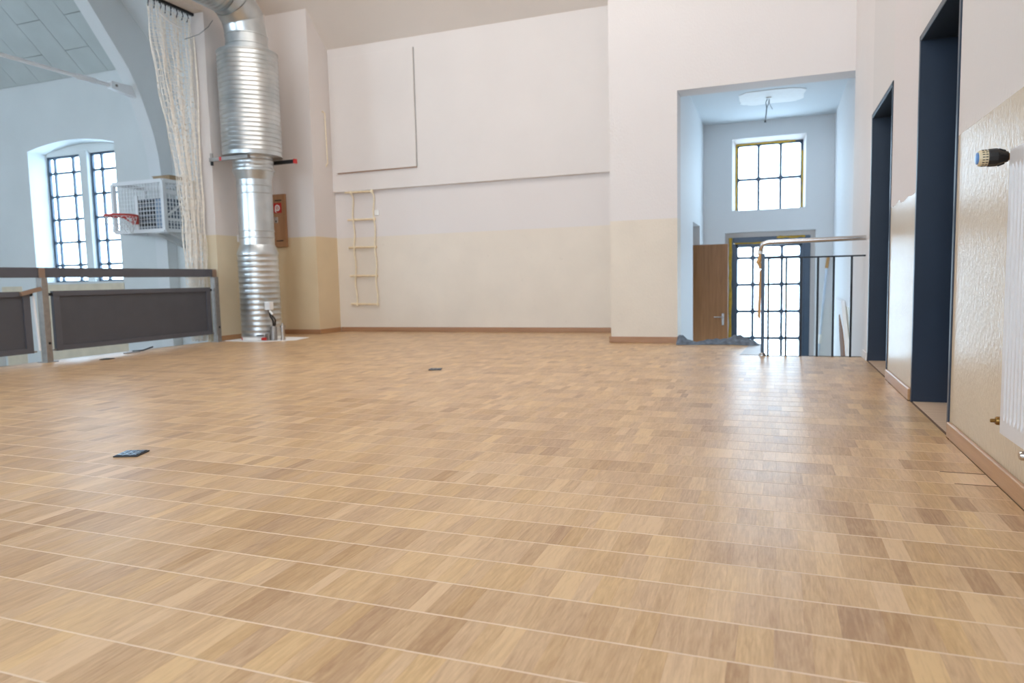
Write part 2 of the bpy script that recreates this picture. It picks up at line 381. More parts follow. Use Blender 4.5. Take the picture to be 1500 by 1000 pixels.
# ceiling boards, laid in staggered columns down the slope
def slope_panel(x0, x1, y0, y1, mat='hall_panel', th=0.02, off=0.0):
    nz = Vector((0, 0.9, 1)).normalized() * -1
    vs = []
    for o_ in (off + 0.0, off + th):
        for (x, y) in ((x0, y0), (x1, y0), (x1, y1), (x0, y1)):
            vs.append(Vector((x, y, zr(y))) + nz * o_)
    return MB().add(vs, [(0, 1, 2, 3), (7, 6, 5, 4), (0, 4, 5, 1), (1, 5, 6, 2), (2, 6, 7, 3), (3, 7, 4, 0)])
colx = [-9.75, -10.21, -10.76, -11.31, -11.86, -12.43, -12.99, -13.55, -14.1, -14.65, -15.2]
for i in range(len(colx) - 1):
    j = 8.55 if i % 2 else 8.96
    ys = [j - 0.82 * k for k in range(5, 0, -1)] + [j]
    if j + 0.82 < YH: ys.append(j + 0.82)
    ys.append(YH + 0.0)
    for k in range(len(ys) - 1):
        obj('ceiling_board', slope_panel(colx[i + 1] + 0.004, colx[i] - 0.004, ys[k] + 0.004, ys[k + 1] - 0.004), 'hall_panel', ceil_hall)
obj('ceiling_board', slope_panel(-9.5, -8.6, 4.5, YH), 'hall_rib', ceil_hall)
obj('ceiling_board', slope_panel(-8.592, -7.45, 4.5, YH), 'hall_rib', ceil_hall)

# hall wall with arched window openings
def hall_window_wall():
    mb = MB(); y0, y1 = YH, YH + 0.44
    def seg(x0, x1): mb.box(x0, x1, y0, y1, ZH, zr(YH) + 0.4)
    ops = [(-17.38, -15.23), (-12.92, -10.77)]
    seg(-20, ops[0][0]); seg(ops[0][1], ops[1][0]); seg(ops[1][1], -7.45)
    for a, b in ops:
        mb.box(a, b, y0, y1, ZH, 0.89)
        pts = [(a + (b - a) * k / 16, 3.30 + 0.125 * (1 - (2 * k / 16 - 1) ** 2)) for k in range(17)]
        mb.prism([(b, zr(YH) + 0.4), (a, zr(YH) + 0.4)] + pts, 1, y0, y1)
    return mb
wall_hall = struct('wall_hall', hall_window_wall(), 'hall_white', 'pale hall wall with arched window beyond the railing', 'wall', origin=(-12, YH, ZH))
obj('dado_patch', MB().box(-12.97, -10.75, YH - 0.006, YH, ZH + 0.02, 0.86), 'hall_beige', wall_hall)
obj('dado_patch', MB().box(-13.9, -13.35, YH - 0.006, YH, ZH + 0.02, 0.84), 'hall_beige', wall_hall)
obj('dado_patch', MB().box(-8.75, -8.55, YH - 0.006, YH, ZH + 0.02, 0.84), 'hall_beige', wall_hall)

def bars_window(root, x_list, z_list, y, bar, mat, ythick=0.03, outer=0.03, corner=0.0, small=None):
    """muntin grid with single panes: x_list / z_list are the bar centre lines, outermost ones the frame"""
    fr = MB()
    xa, xb, za, zb = x_list[0], x_list[-1], z_list[0], z_list[-1]
    for b in ((xa - outer / 2, xa + outer / 2, za - outer / 2, zb + outer / 2), (xb - outer / 2, xb + outer / 2, za - outer / 2, zb + outer / 2),
              (xa, xb, za - outer / 2, za + outer / 2), (xa, xb, zb - outer / 2, zb + outer / 2)):
        fr.box(b[0], b[1], y - ythick, y + ythick, b[2], b[3])
    obj('frame', fr, mat, root)
    for x in x_list[1:-1]: obj('glazing_bar', MB().box(x - bar / 2, x + bar / 2, y - ythick * 0.8, y + ythick * 0.8, za, zb), mat, root)
    for z in z_list[1:-1]: obj('glazing_bar', MB().box(xa, xb, y - ythick * 0.78, y + ythick * 0.78, z - bar / 2, z + bar / 2), mat, root)
    for i in range(len(x_list) - 1):
        for k in range(len(z_list) - 1):
            pn = obj('pane', MB().box(x_list[i], x_list[i + 1], y - 0.003, y + 0.003, z_list[k], z_list[k + 1]), 'glass', root)
            if corner:   # curved putty fillets in the corners of the light
                mb = MB(); h = (bar / 2)
                for (cx, sx) in ((x_list[i] + (outer / 2 if i == 0 else h), 1), (x_list[i + 1] - (outer / 2 if i == len(x_list) - 2 else h), -1)):
                    for (cz, sz) in ((z_list[k] + (outer / 2 if k == 0 else h), 1), (z_list[k + 1] - (outer / 2 if k == len(z_list) - 2 else h), -1)):
                        pl = [(cx, cz)] + [(cx + sx * corner * (1 - math.cos(a)), cz + sz * corner * (1 - math.sin(a))) for a in (0, math.pi / 8, math.pi / 4, 3 * math.pi / 8, math.pi / 2)]
                        mb.prism(pl, 1, y - ythick * 0.75, y + ythick * 0.75)
                obj('corner_fillet', mb, mat, pn)
def hall_window(n, label):
    w = empty('window_%d' % n, (-11.845, 9.71, 0.89), label, 'window', kind='structure')
    zl = [0.905, 1.22, 1.65, 2.08, 2.51, 2.94, 3.235]
    bars_window(w, [-12.905, -12.75, -12.275, -12.015], zl, 9.71, 0.040, 'steel_dark', 0.025, 0.05, 0.03)
    bars_window(w, [-11.785, -11.55, -11.065, -10.785], zl, 9.71, 0.040, 'steel_dark', 0.025, 0.05, 0.03)
    obj('mullion', MB().box(-11.995, -11.805, 9.60, 9.75, 0.89, 3.3), 'hall_white', w, bevel=0.01)
    pts = [(-12.92 + 2.15 * k / 16, 3.30 + 0.125 * (1 - (2 * k / 16 - 1) ** 2)) for k in range(17)]
    obj('arched_head', MB().prism([(-10.77, 3.25), (-12.92, 3.25)] + pts, 1, 9.66, 9.75), 'hall_white', w)
    obj('sill', MB().box(-12.915, -10.775, YH - 0.02, 9.68, 0.885, 0.897), 'hall_white', w, bevel=0.004)
    return w
w1 = hall_window(1, 'tall arched hall window with dark glazing bars behind railing')
w1b = copy_tree(w1, (-4.46, 0, 0)); w1b.name = 'window_4'; w1b['label'] = 'farther arched hall window past the second roof rib'

# roof ribs with curved soffit running down into piers
def rib(dx, label):
    cur = [(4.6, 7.6), (6.3, 6.65), (7.1, 5.93), (7.55, 5.45), (7.934, 4.988), (8.243, 4.598), (8.45, 4.34), (8.572, 4.183), (8.69, 3.98), (8.77, 3.813), (8.84, 3.64), (8.90, 3.467), (8.987, 3.212), (9.045, 2.9), (9.076, 2.62), (9.107, 1.787), (9.11, ZH)]
    vs = []; n = len(cur)
    poly = cur + [(YH, ZH), (YH, zr(YH)), (4.6, zr(4.6))]
    # build as quads between soffit curve and outer line
    outer = []
    for (y, z) in cur:
        if z > 4.5 or y < 8.25: outer.append((y, zr(y)))
        else: outer.append((YH, min(zr(YH), z)))
    mb = MB()
    for i in range(n - 1):
        mb.prism([cur[i], cur[i + 1], outer[i + 1], outer[i]], 0, -9.75 + dx, -9.5 + dx)
    mb.prism([outer[6], outer[7], (YH, zr(YH)), (outer[5][0], outer[5][1])], 0, -9.75 + dx, -9.5 + dx)
    o = struct('trim_3' if dx == 0 else 'trim_4', mb, 'hall_rib', label, 'roof rib')
    return o
rib(0, 'pale curved roof rib and pier behind basketball cage')
rib(-4.46, 'farther pale curved roof rib between the hall windows')

# far ends of the hall and the wall behind, with tall window openings assumed for the daylight
struct('wall_hall_end', MB().box(-20.2, -20, REAR, YH + 0.4, ZH, 9.5), 'hall_white', 'far end wall of the hall', 'wall')
rw = MB(); ops = [(-17.3, -15.3), (-12.85, -10.85), (-6.35, -4.85), (-3.95, -2.45), (-1.55, -0.05)]
xs = [-20.0] + [v for a in ops for v in a] + [1.3]
for i in range(0, len(xs), 2): rw.box(xs[i], xs[i + 1], REAR - 0.3, REAR, ZH, zr(REAR) + 0.3)
for a, b in ops: rw.box(a, b, REAR - 0.3, REAR, ZH, 1.4); rw.box(a, b, REAR - 0.3, REAR, 4.9, zr(REAR) + 0.3)
struct('wall_rear', rw, 'white', 'unseen wall with assumed tall window openings opposite the recessed back wall', 'wall')

# ------------------------------------------------------------------ stairwell
XR = 0.785
sl = MB(); DY0, DY1, DZ = 9.68, 10.62, 1.47
sl.box(-1.27, -1.02, RY + 0.3, DY0, -1.0, 3.0); sl.box(-1.27, -1.02, DY0, DY1, DZ, 3.0); sl.box(-1.27, -1.02, DY1, 11.2, -1.0, 3.0)
struct('wall_stair_left', sl, 'stair_white', 'left stairwell wall with side doorway', 'wall')
sr = MB(); sr.box(XR, 1.3, RY, 11.2, -1.0, 3.0)
struct('wall_stair_right', sr, 'stair_right', 'right stairwell wall behind the railing', 'wall')
WX0, WX1, WZ0, WZ1 = -0.608, 0.41, 1.712, 2.764
GX0, GX1, GZ1 = -0.708, 0.552, 1.386
sb = MB(); Y0, Y1 = 11.2, 11.5
sb.box(-1.27, GX0, Y0, Y1, -1.0, 3.0); sb.box(GX1, 1.3, Y0, Y1, -1.0, 3.0); sb.box(GX0, GX1, Y0, Y1, WZ1, 3.0); sb.box(GX0, GX1, Y0, Y1, GZ1, WZ0)
sb.box(GX0, WX0, Y0, Y1, WZ0, WZ1); sb.box(WX1, GX1, Y0, Y1, WZ0, WZ1)
struct('wall_stair_back', sb, 'stair_white', 'end wall of stairwell with window above glass door', 'wall')
struct('ceiling_stair', MB().box(-1.27, 1.3, RY + 0.3, 11.5, 3.0, 3.15), 'ceil_stair', 'stairwell ceiling with white filler patch', 'ceiling')
struct('floor_stair', MB().box(-1.27, 1.3, SV_Y - 0.6, 11.5, ZL - 0.1, ZL), 'concrete', 'lower landing floor of the stairwell', 'floor')
struct('wall_stair_front', MB().box(SV_X, 1.3, SV_Y - 0.05, SV_Y - 0.003, ZL, -0.25), 'stair_white', 'wall under the floor edge of the stair opening', 'wall')
st = MB()
for k in range(5):
    st.box(-1.02, SV_X, RY + 0.28 * k, RY + 0.28 * (k + 1), ZL, -0.02 - 0.15 * (k + 1))
st.box(-1.27, SV_X, SV_Y, RY, ZL, -0.25)
struct('stair_flight', st, 'concrete', 'stair steps going down behind the grey sheet', 'stairs')
# side room behind the doorway
sd = MB(); sd.box(-2.2, -2.1, 9.9, 11.0, -1.0, 1.8); sd.box(-2.2, -1.27, 10.9, 11.0, -1.0, 1.8); sd.box(-2.2, -1.53, 9.87, 9.9, -1.0, 1.8); sd.box(-1.53, -1.27, 9.6, 9.66, -1.0, 1.8); sd.box(-2.2, -1.27, 9.87, 11.0, 1.8, 1.9); sd.box(-2.2, -1.27, 9.87, 11.0, -1.0, -0.9)
struct('wall_side_room', sd, 'stair_white', 'small side room behind the brown door', 'wall')

w2 = empty('window_2', (-0.09, 11.4, WZ0), 'small six-pane stairwell window edged with yellow foam', 'window', kind='structure')
bars_window(w2, [-0.545, -0.24, 0.07, 0.36], [1.70, 2.18, 2.69], 11.40, 0.036, 'steel_dark', 0.02, 0.036, 0.026)
rv = MB(); rv.prism([(WX0, 11.2), (-0.565, 11.38), (-0.565, 11.44), (WX0, 11.44)], 2, WZ0, WZ1); rv.prism([(WX1, 11.2), (0.378, 11.38), (0.378, 11.44), (WX1, 11.44)], 2, WZ0, WZ1)
rv.prism([(11.2, WZ1), (11.38, 2.708), (11.44, 2.708), (11.44, WZ1)], 0, WX0, WX1)
obj('reveal_rim', rv, 'white', w2)
random.seed(5)
def foam_run(p, q, n, w):
    mb = MB(); p, q = Vector(p), Vector(q)
    pts = [p.lerp(q, k / n) + Vector((random.uniform(-.004, .004), random.uniform(-.003, .003), random.uniform(-.004, .004))) for k in range(n + 1)]
    return mb.tube(pts, [w * random.uniform(0.7, 1.25) for _ in pts], 6)
obj('foam_bead', foam_run((-0.56, 11.372, 1.72), (-0.56, 11.372, 2.69), 14, 0.014), 'foam', w2, smooth=True)
obj('foam_bead', foam_run((-0.56, 11.372, 2.70), (0.27, 11.372, 2.70), 14, 0.012), 'foam', w2, smooth=True)
obj('foam_bead', foam_run((0.372, 11.372, 1.72), (0.372, 11.372, 2.55), 12, 0.012), 'foam', w2, smooth=True)
obj('foam_bead', foam_run((-0.55, 11.372, 1.716), (0.37, 11.372, 1.716), 12, 0.009), 'foam', w2, smooth=True)

d3 = empty('door_3', (-0.09, 11.38, ZL), 'glazed dark steel door with yellow foam at end of stairwell', 'door', kind='structure')
gx = [-0.56, -0.31, 0.10, 0.375]; gz = [-0.85, -0.62, -0.21, 0.195, 0.60, 1.005, 1.195]
bars_window(d3, gx, gz, 11.34, 0.038, 'steel_dark', 0.025, 0.06, 0.026)
fr = MB(); fr.box(-0.645, -0.59, 11.31, 11.40, ZL, 1.315); fr.box(0.405, 0.49, 11.31, 11.40, ZL, 1.315); fr.box(-0.59, 0.405, 11.31, 11.40, 1.23, 1.315)
obj('door_frame', fr, 'steel_dark', d3, bevel=0.004)
rv = MB(); rv.box(GX0, -0.645, 11.33, 11.42, ZL, GZ1); rv.box(0.49, GX1, 11.33, 11.42, ZL, GZ1); rv.box(-0.645, 0.49, 11.33, 11.42, 1.315, GZ1)
obj('reveal_rim', rv, 'white', d3)
obj('foam_bead', foam_run((-0.635, 11.302, ZL + 0.02), (-0.635, 11.302, 1.31), 22, 0.022), 'foam', d3, smooth=True)
obj('foam_bead', foam_run((-0.58, 11.302, 1.225), (0.25, 11.302, 1.225), 14, 0.012), 'foam', d3, smooth=True)
obj('foam_bead', foam_run((0.03, 11.302, 1.30), (0.42, 11.302, 1.30), 10, 0.016), 'foam', d3, smooth=True)

d4 = empty('door_4', (-1.0, 10.42, ZL), 'plain brown wooden door leaf standing open in stairwell', 'door', kind='structure')
obj('leaf', MB().box(-1.40, -0.615, 10.40, 10.44, ZL + 0.005, 1.19), 'door_wood', d4, bevel=0.003)
hd = obj('handle_plate', MB().box(-0.70, -0.665, 10.388, 10.40, 0.045, 0.215), 'chrome', d4, bevel=0.003)
obj('lever', MB().tube([(-0.682, 10.39, 0.165), (-0.682, 10.345, 0.165), (-0.695, 10.34, 0.165), (-0.80, 10.34, 0.165)], 0.010, 8), 'chrome', hd, smooth=True)

# filler patch and wires on the stairwell ceiling
pl = []
random.seed(3)
for k in range(28):
    a = 2 * math.pi * k / 28; ca, sa = math.cos(a), math.sin(a)
    sx = (abs(ca) ** 0.45) * (1 if ca > 0 else -1); sy = (abs(sa) ** 0.45) * (1 if sa > 0 else -1)
    pl.append((-0.06 + 0.40 * sx + random.uniform(-.03, .03), 9.78 + 0.36 * sy + random.uniform(-.03, .03)))
obj('filler_patch', MB().prism(pl, 2, 2.992, 2.9995), 'plaster', label='rough bright white filler patch on stairwell ceiling', cat='patch')
cw = empty('ceiling_wire', (-0.1, 9.78, 2.99), 'loose grey lamp wires hanging from ceiling filler patch', 'wire')
obj('wire_strand', MB().tube([(-0.10, 9.78, 2.99), (-0.125, 9.77, 2.93), (-0.115, 9.77, 2.86), (-0.12, 9.76, 2.80), (-0.13, 9.76, 2.70)], 0.005, 6), 'wire', cw, smooth=True)
obj('wire_strand', MB().tube([(-0.085, 9.78, 2.99), (-0.09, 9.78, 2.92), (-0.112, 9.77, 2.865), (-0.117, 9.76, 2.79), (-0.127, 9.76, 2.71)], 0.005, 6), 'wire', cw, smooth=True)
obj('wire_strand', MB().tube([(-0.085, 9.78, 2.99), (-0.08, 9.77, 2.91), (-0.045, 9.77, 2.84)], 0.003, 6), 'wire', cw, smooth=True)
obj('connector', MB().box(-0.14, -0.118, 9.75, 9.772, 2.68, 2.705), 'black', cw, bevel=0.003)
obj('ceiling_socket', MB().lathe((-0.092, 9.78, 2.975), [(0.03, 0), (0.034, 0.015)], 16), 'white_plastic', cw)

# ------------------------------------------------------------------ skirting boards
def skirting(name, x0, x1, y0, y1, mat, label, h=0.07):
    return struct(name, MB().box(x0, x1, y0, y1, 0, h), mat, label, 'skirting', bevel=0.004)
skirting('baseboard_right', XW - 0.016, XW, -3.0, D1[0] - 0.02, 'base_y', 'oak skirting board along the wall under the radiator')
skirting('baseboard_right_middle', XW - 0.016, XW, D1[1] + 0.02, D2[0] - 0.02, 'base_y', 'short oak skirting board between the dark doorways')
skirting('baseboard_right_end', XW - 0.016, XW, D2[1] + 0.02, 6.90, 'white', 'tiny white skirting end beside the stair railing')
skirting('baseboard_back', -6.454, -1.78, YB - 0.016, YB, 'base_x', 'oak skirting board along the recessed back wall')
skirting('baseboard_pier', -7.184, -6.454, 9.0 - 0.016, 9.0, 'base_x', 'oak skirting board along the pier behind the duct')
skirting('baseboard_pier_side', -6.47, -6.454, 9.0, YB - 0.016, 'base_y', 'short oak skirting on the side of the pier')
skirting('baseboard_pillar', XS, XS + 0.016, 7.734, 9.0 - 0.016, 'base_y', 'oak skirting along the side of the pillar by the duct')
skirting('baseboard_pillar_front', -7.3, XS, 7.734, 7.75, 'base_x', 'short oak skirting on the front of the pillar')
skirting('baseboard_column', -1.80, -1.02, RY - 0.018, RY, 'base_x', 'oak skirting board in front of the column beside the stairwell')

# ------------------------------------------------------------------ parquet: rows of short oak staves divided by cream strips
random.seed(11)
def project(x, y, z=0.0):
    d = Vector((x, y, z - EYE)); w = d.dot(CF)
    if w < 0.05: return None
    return 750 + F_PX * d.dot(CR) / w, 500 - F_PX * d.dot(CU) / w
ROW, Y_START, JW = 0.16, 1.3702, 0.0042
k0 = int(math.floor((-0.1 - Y_START) / ROW)); k1 = int(math.ceil((YB - Y_START) / ROW))
staves = []; joints = []
def row_regions(y0, y1):
    """x-limits of the floor for slices of a row"""
    cuts = sorted({y0, y1} | {c for c in (SV_Y, RY, 7.734, 8.984, YB - 0.016) if y0 < c < y1})
    out = []
    for a, b in zip(cuts[:-1], cuts[1:]):
        m = (a + b) / 2
        if m > YB - 0.016: continue
        xa = -7.3 if m < 7.734 else (XS + 0.016 if m < 8.984 else -6.454)
        xb = XW - 0.016 if m < SV_Y else (SV_X - 0.01 if m < RY else -1.78)
        if m < SV_Y and (D1[0] < m < D1[1] or D2[0] < m < D2[1]): xb = XW - 0.008
        out.append((xa, xb, a, b))
    return out
for k in range(k0, k1):
    ya, yb = Y_START + k * ROW, Y_START + (k + 1) * ROW
    for (xa, xb, a, b) in row_regions(ya + JW / 2, yb - JW / 2):
        x = xa; base = 0.56
        while x < xb - 1e-4:
            w = random.choice((0.036, 0.042, 0.046, 0.05, 0.05, 0.056, 0.062, 0.072))
            if xb - (x + w) < 0.02: w = xb - x
            u = random.random()
            base = 0.56 + 0.62 * (base - 0.56) + random.gauss(0, 0.10)
            tone = base + random.gauss(0, 0.07)
            if u < 0.035: tone = random.uniform(0.1, 0.3)
            elif u > 0.93: tone = random.uniform(0.85, 1.0)
            tone = min(1, max(0, tone))
            # paler block of newer staves by the radiator
            if 0.57 < x + w / 2 and 2.82 < (a + b) / 2 < 2.96: tone = random.uniform(0.92, 1.0)
            staves.append((x + 0.00005, x + w - 0.00005, a, b, tone, random.random(), min(1, max(0, random.gauss(0.35, 0.3))), random.uniform(-0.00004, 0.00004)))
            x += w
    if k > k0:
        for (xa, xb, a, b) in row_regions(ya - JW / 2, ya + JW / 2): joints.append((xa, xb, a, b))
def shown(s):
    pts = [project(x, y) for x in s[0:2] for y in s[2:4]]
    if any(p is None for p in pts): return 0
    q = [(min(1500, max(0, p[0])), min(1000, max(0, p[1]))) for p in (pts[0], pts[1], pts[3], pts[2])]
    return abs(sum(q[i][0] * q[(i + 1) % 4][1] - q[(i + 1) % 4][0] * q[i][1] for i in range(4))) / 2
order = sorted(range(len(staves)), key=lambda i: -shown(staves[i]))
big = set(order[:300])
def stave_box(s):
    x0, x1, y0, y1, tone, seed, warm, dz = s
    e = 0.00025; z1 = 0.0 + dz; zb = z1 - e; z0 = -0.0195
    return [(x0, y0, z0), (x1, y0, z0), (x1, y1, z0), (x0, y1, z0), (x0, y0, zb), (x1, y0, zb), (x1, y1, zb), (x0, y1, zb),
            (x0 + e, y0 + e, z1), (x1 - e, y0 + e, z1), (x1 - e, y1 - e, z1), (x0 + e, y1 - e, z1)]
SF = [(0, 1, 5, 4), (1, 2, 6, 5), (2, 3, 7, 6), (3, 0, 4, 7), (4, 5, 9, 8), (5, 6, 10, 9), (6, 7, 11, 10), (7, 4, 8, 11), (8, 9, 10, 11)]
def stave_mesh(name, lst, org):
    vs, fs, cols = [], [], []
    for s in lst:
        b = len(vs); vs += [(v[0] - org[0], v[1] - org[1], v[2] - org[2]) for v in stave_box(s)]
        fs += [tuple(i + b for i in f) for f in SF]; cols += [(s[4], s[5], s[6], 1.0)] * 12
    me = bpy.data.meshes.new(name); me.from_pydata(vs, [], fs); me.materials.append(M['stave'])
    at = me.attributes.new('tone', 'FLOAT_COLOR', 'POINT'); at.data.foreach_set('color', [c for col in cols for c in col])
    o = bpy.data.objects.new(name, me); C.objects.link(o); o.parent = floor; o.location = Vector(org) - WORG[floor]
    WORG[o] = Vector(org)
    return o
for i in order[:300]:
    s = staves[i]; stave_mesh('parquet_stave', [s], ((s[0] + s[1]) / 2, (s[2] + s[3]) / 2, -0.0195))
rest = stave_mesh('parquet_field', [s for i, s in enumerate(staves) if i not in big], (-3.2, 4.5, -0.0195)); rest['kind'] = 'stuff'
for (xa, xb, a, b) in joints:
    obj('joint_strip', MB().box(xa, xb, a + 0.0002, b - 0.0002, -0.0195, 0.0004), 'joint' if (a + b) / 2 < 2.4 else 'joint_worn', floor)
obj('open_joint', MB().box(0.585, XW - 0.017, 2.966, 2.973, -0.0185, 0.0008), 'dark_joint', floor)
obj('open_joint', MB().box(0.60, XW - 0.017, 2.808, 2.813, -0.0185, 0.0008), 'dark_joint', floor)
struct('trim_5', MB().box(SV_X - 0.01, XW - 0.02, SV_Y - 0.012, SV_Y, -0.12, 0.004), 'dark_metal', 'dark metal edge strip of the stair opening', 'edge strip')
# bare patch beside the stair opening
obj('floor_patch', MB().prism([(-0.30, 6.93), (-0.10, 6.93), (-0.11, 8.05), (-0.24, 8.05)], 2, -0.0002, 0.003), plain('bare_screed_patch', srgb(158, 146, 138), 0.45, var=0.12, vscale=12), label='pale bare strip on floor beside the stair opening', cat='patch')

# ------------------------------------------------------------------ dark railing at the stage edge
XRL = -7.15
rl = empty('stage_railing', (XRL, 6.2, 0), 'dark grey panelled railing with steel posts at the stage edge', 'railing')
obj('top_rail', MB().box(XRL - 0.05, XRL - 0.005, 2.2, 7.66, 0.886, 0.99), 'anthracite', rl, bevel=0.003)
def post(y, full=True):
    p = obj('post', MB().box(XRL - 0.045, XRL + 0.035, y - 0.035, y + 0.035, 0.006, 0.885), 'galv', rl, bevel=0.003)
    obj('base_plate', MB().box(XRL - 0.075, XRL + 0.065, y - 0.065, y + 0.065, 0.0, 0.008), 'galv', p)
    obj('rail_clip', MB().box(XRL - 0.005, XRL + 0.012, y - 0.032, y + 0.032, 0.88, 0.988), 'bare_brown', p, bevel=0.002)
    obj('bolt', MB().lathe((XRL + 0.035, y + 0.005, 0.20), [(0.014, 0), (0.014, 0.006), (0.008, 0.008)], 10, 'X'), 'dark_metal', p)
    return p
for y in (2.6, 5.20, 7.62): post(y)
def rail_panel(y0, y1):
    p = obj('panel_frame', MB(), 'anthracite', rl) if False else None
    z0, z1, w = 0.11, 0.745, 0.07
    fr = MB(); fr.box(XRL - 0.03, XRL + 0.012, y0, y0 + w, z0, z1); fr.box(XRL - 0.03, XRL + 0.012, y1 - w, y1, z0, z1)
    fr.box(XRL - 0.03, XRL + 0.012, y0 + w, y1 - w, z1 - w * 0.75, z1); fr.box(XRL - 0.03, XRL + 0.012, y0 + w, y1 - w, z0, z0 + w * 0.75)
    p = obj('panel_frame', fr, 'anthracite', rl)
    obj('panel_infill', MB().box(XRL - 0.028, XRL - 0.006, y0 + w, y1 - w, z0 + w * 0.75, z1 - w * 0.75), 'anthracite_in', p)
    for y in (y0 - 0.03, y1 + 0.01):
        obj('mounting_lug', MB().box(XRL - 0.02, XRL + 0.0, y, y + 0.03, z0 + 0.005, z0 + 0.02), 'galv', p)
        obj('mounting_lug', MB().box(XRL - 0.02, XRL + 0.0, y, y + 0.03, z1 - 0.05, z1 - 0.02), 'dark_metal', p)
rail_panel(5.30, 7.52); rail_panel(2.70, 5.05)
obj('gate_rod', MB().tube([(XRL + 0.0, 5.12, 0.13), (XRL + 0.0, 5.09, 0.70)], 0.013, 8), 'white_metal', rl, smooth=True)
obj('latch_handle', MB().prism([(4.95, 0.70), (5.16, 0.75), (5.15, 0.79), (4.94, 0.74)], 0, XRL + 0.013, XRL + 0.043), 'bare_brown', rl)
# ------------------------------------------------------------------ net gathered beside the pillar
nt_ = empty('protective_net', (-7.38, 7.45, 0), 'cream protective net gathered up beside the white pillar', 'net')
obj('curtain_rail', MB().box(-7.42, -7.36, 3.0, 7.75, 4.385, 4.42), 'dark_metal', nt_)
random.seed(21)
NU, NV = 17, 56
def net_layer(seed, xo):
    random.seed(seed); ph = random.random() * 6
    P_ = [[None] * (NV + 1) for _ in range(NU + 1)]
    for i in range(NU + 1):
        u = i / NU; fr_ = random.uniform(-.004, .004)
        for k in range(NV + 1):
            v = k / NV; z = 4.30 - 4.27 * v
            # gathered width: wide at the rail, drawn in lower down
            t_ = min(1, v / 0.62); t_ = t_ * t_ * (3 - 2 * t_)
            y0 = 7.02 + (7.40 - 7.02) * t_; y1 = 7.73 + (7.68 - 7.73) * t_
            if v > 0.8: y0 += (7.45 - 7.40) * (v - 0.8) / 0.2
            fold = math.sin(u * 2 * math.pi * 3 + ph + 2.0 * math.sin(v * 3 + ph)) * (0.035 + 0.02 * t_)
            sag = 0.02 * math.sin(u * 31 + v * 9 + seed) * min(1, v * 4)
            P_[i][k] = (-7.40 + xo + fold, y0 + (y1 - y0) * u + fr_ + 0.012 * math.sin(v * 40 + i), z + sag)
    mb = MB(); r = 0.0048
    for i in range(NU + 1): mb.tube(P_[i], r, 3, False)
    for k in range(0, NV + 1): mb.tube([P_[i][k] for i in range(NU + 1)], r * 0.9, 3, False)
    return mb
for sd_, xo in ((1, -0.03), (2, 0.03)):
    o = obj('netting', net_layer(sd_, xo), 'net', nt_); o['kind'] = 'stuff'
hb = MB()
for k in range(24):
    y = 7.03 + 0.69 * k / 23; hb = MB().tube([(-7.39, y, 4.39), (-7.39 + random.uniform(-.02, .02), y + 0.01, 4.34), (-7.40, y, 4.28)], 0.006, 6)
    obj('hook', hb, 'white_plastic' if k % 3 else 'dark_metal', nt_)
obj('bunched_edge', MB().tube([(-7.34, 7.70, 4.1), (-7.33, 7.71, 3.4), (-7.345, 7.69, 2.6), (-7.34, 7.69, 2.0), (-7.35, 7.69, 1.2), (-7.35, 7.68, 0.3)], 0.012, 6), 'net', nt_, smooth=True)
obj('tie_band', MB().tube([(-7.33, 7.12, 4.23), (-7.32, 7.25, 4.17), (-7.32, 7.4, 4.14), (-7.32, 7.48, 4.14)], 0.016, 6), 'white_plastic', nt_, smooth=True)

obj('stay_wire', MB().tube([(-7.0, 7.70, 4.265), (-7.08, 7.70, 4.19), (-7.19, 7.64, 4.09), (-7.30, 7.50, 4.0)], 0.004, 6), 'wire', smooth=True, label='thin grey wire strung from net towards the duct elbow', cat='wire')
# ------------------------------------------------------------------ spiral duct
DX, DYc = -6.72, 8.0
du = empty('ventilation_duct', (DX, DYc, 0), 'tall silver ventilation duct with fat ribbed sleeve and elbow', 'duct')
def ribbed(z0, z1, r, pitch, h):
    pr = []; n = max(1, round((z1 - z0) / pitch)); p = (z1 - z0) / n
    for k in range(n):
        z = z0 + p * k
        pr += [(r, z), (r, z + p * 0.62), (r + h, z + p * 0.74), (r + h, z + p * 0.86)]
    return pr + [(r, z1)]
c0 = (DX, DYc, 0)
obj('lower_pipe', MB().lathe(c0, ribbed(0.012, 1.19, 0.268, 0.072, 0.006), 56), 'duct', du, smooth=True)
obj('reducer', MB().lathe(c0, [(0.275, 1.18), (0.275, 1.205), (0.236, 1.31)], 56), 'duct', du, smooth=True)
mp_ = [(0.232, 1.30)]
for z in (1.40, 1.49, 2.00, 2.10): mp_ += [(0.232, z), (0.238, z + 0.006), (0.238, z + 0.016), (0.232, z + 0.022)]
mp_ += [(0.232, 2.20)]
obj('middle_pipe', MB().lathe(c0, mp_, 56), 'duct', du, smooth=True)
obj('flared_collar', MB().lathe(c0, [(0.233, 2.19), (0.268, 2.30), (0.278, 2.305), (0.278, 2.335), (0.270, 2.34)] + ribbed(2.345, 2.56, 0.266, 0.06, 0.005), 56), 'duct', du, smooth=True)
sl_ = obj('sleeve', MB().lathe(c0, [(0.27, 2.50), (0.397, 2.50), (0.397, 2.512)] + ribbed(2.515, 3.86, 0.390, 0.058, 0.006) + [(0.398, 3.862), (0.398, 3.872), (0.27, 3.872)], 64), 'duct', du, smooth=True)
obj('upper_pipe', MB().lathe(c0, [(0.272, 3.86), (0.272, 3.96), (0.278, 3.965), (0.278, 3.98), (0.272, 3.985), (0.272, 4.085), (0.28, 4.09), (0.28, 4.102)], 56), 'duct', du, smooth=True)
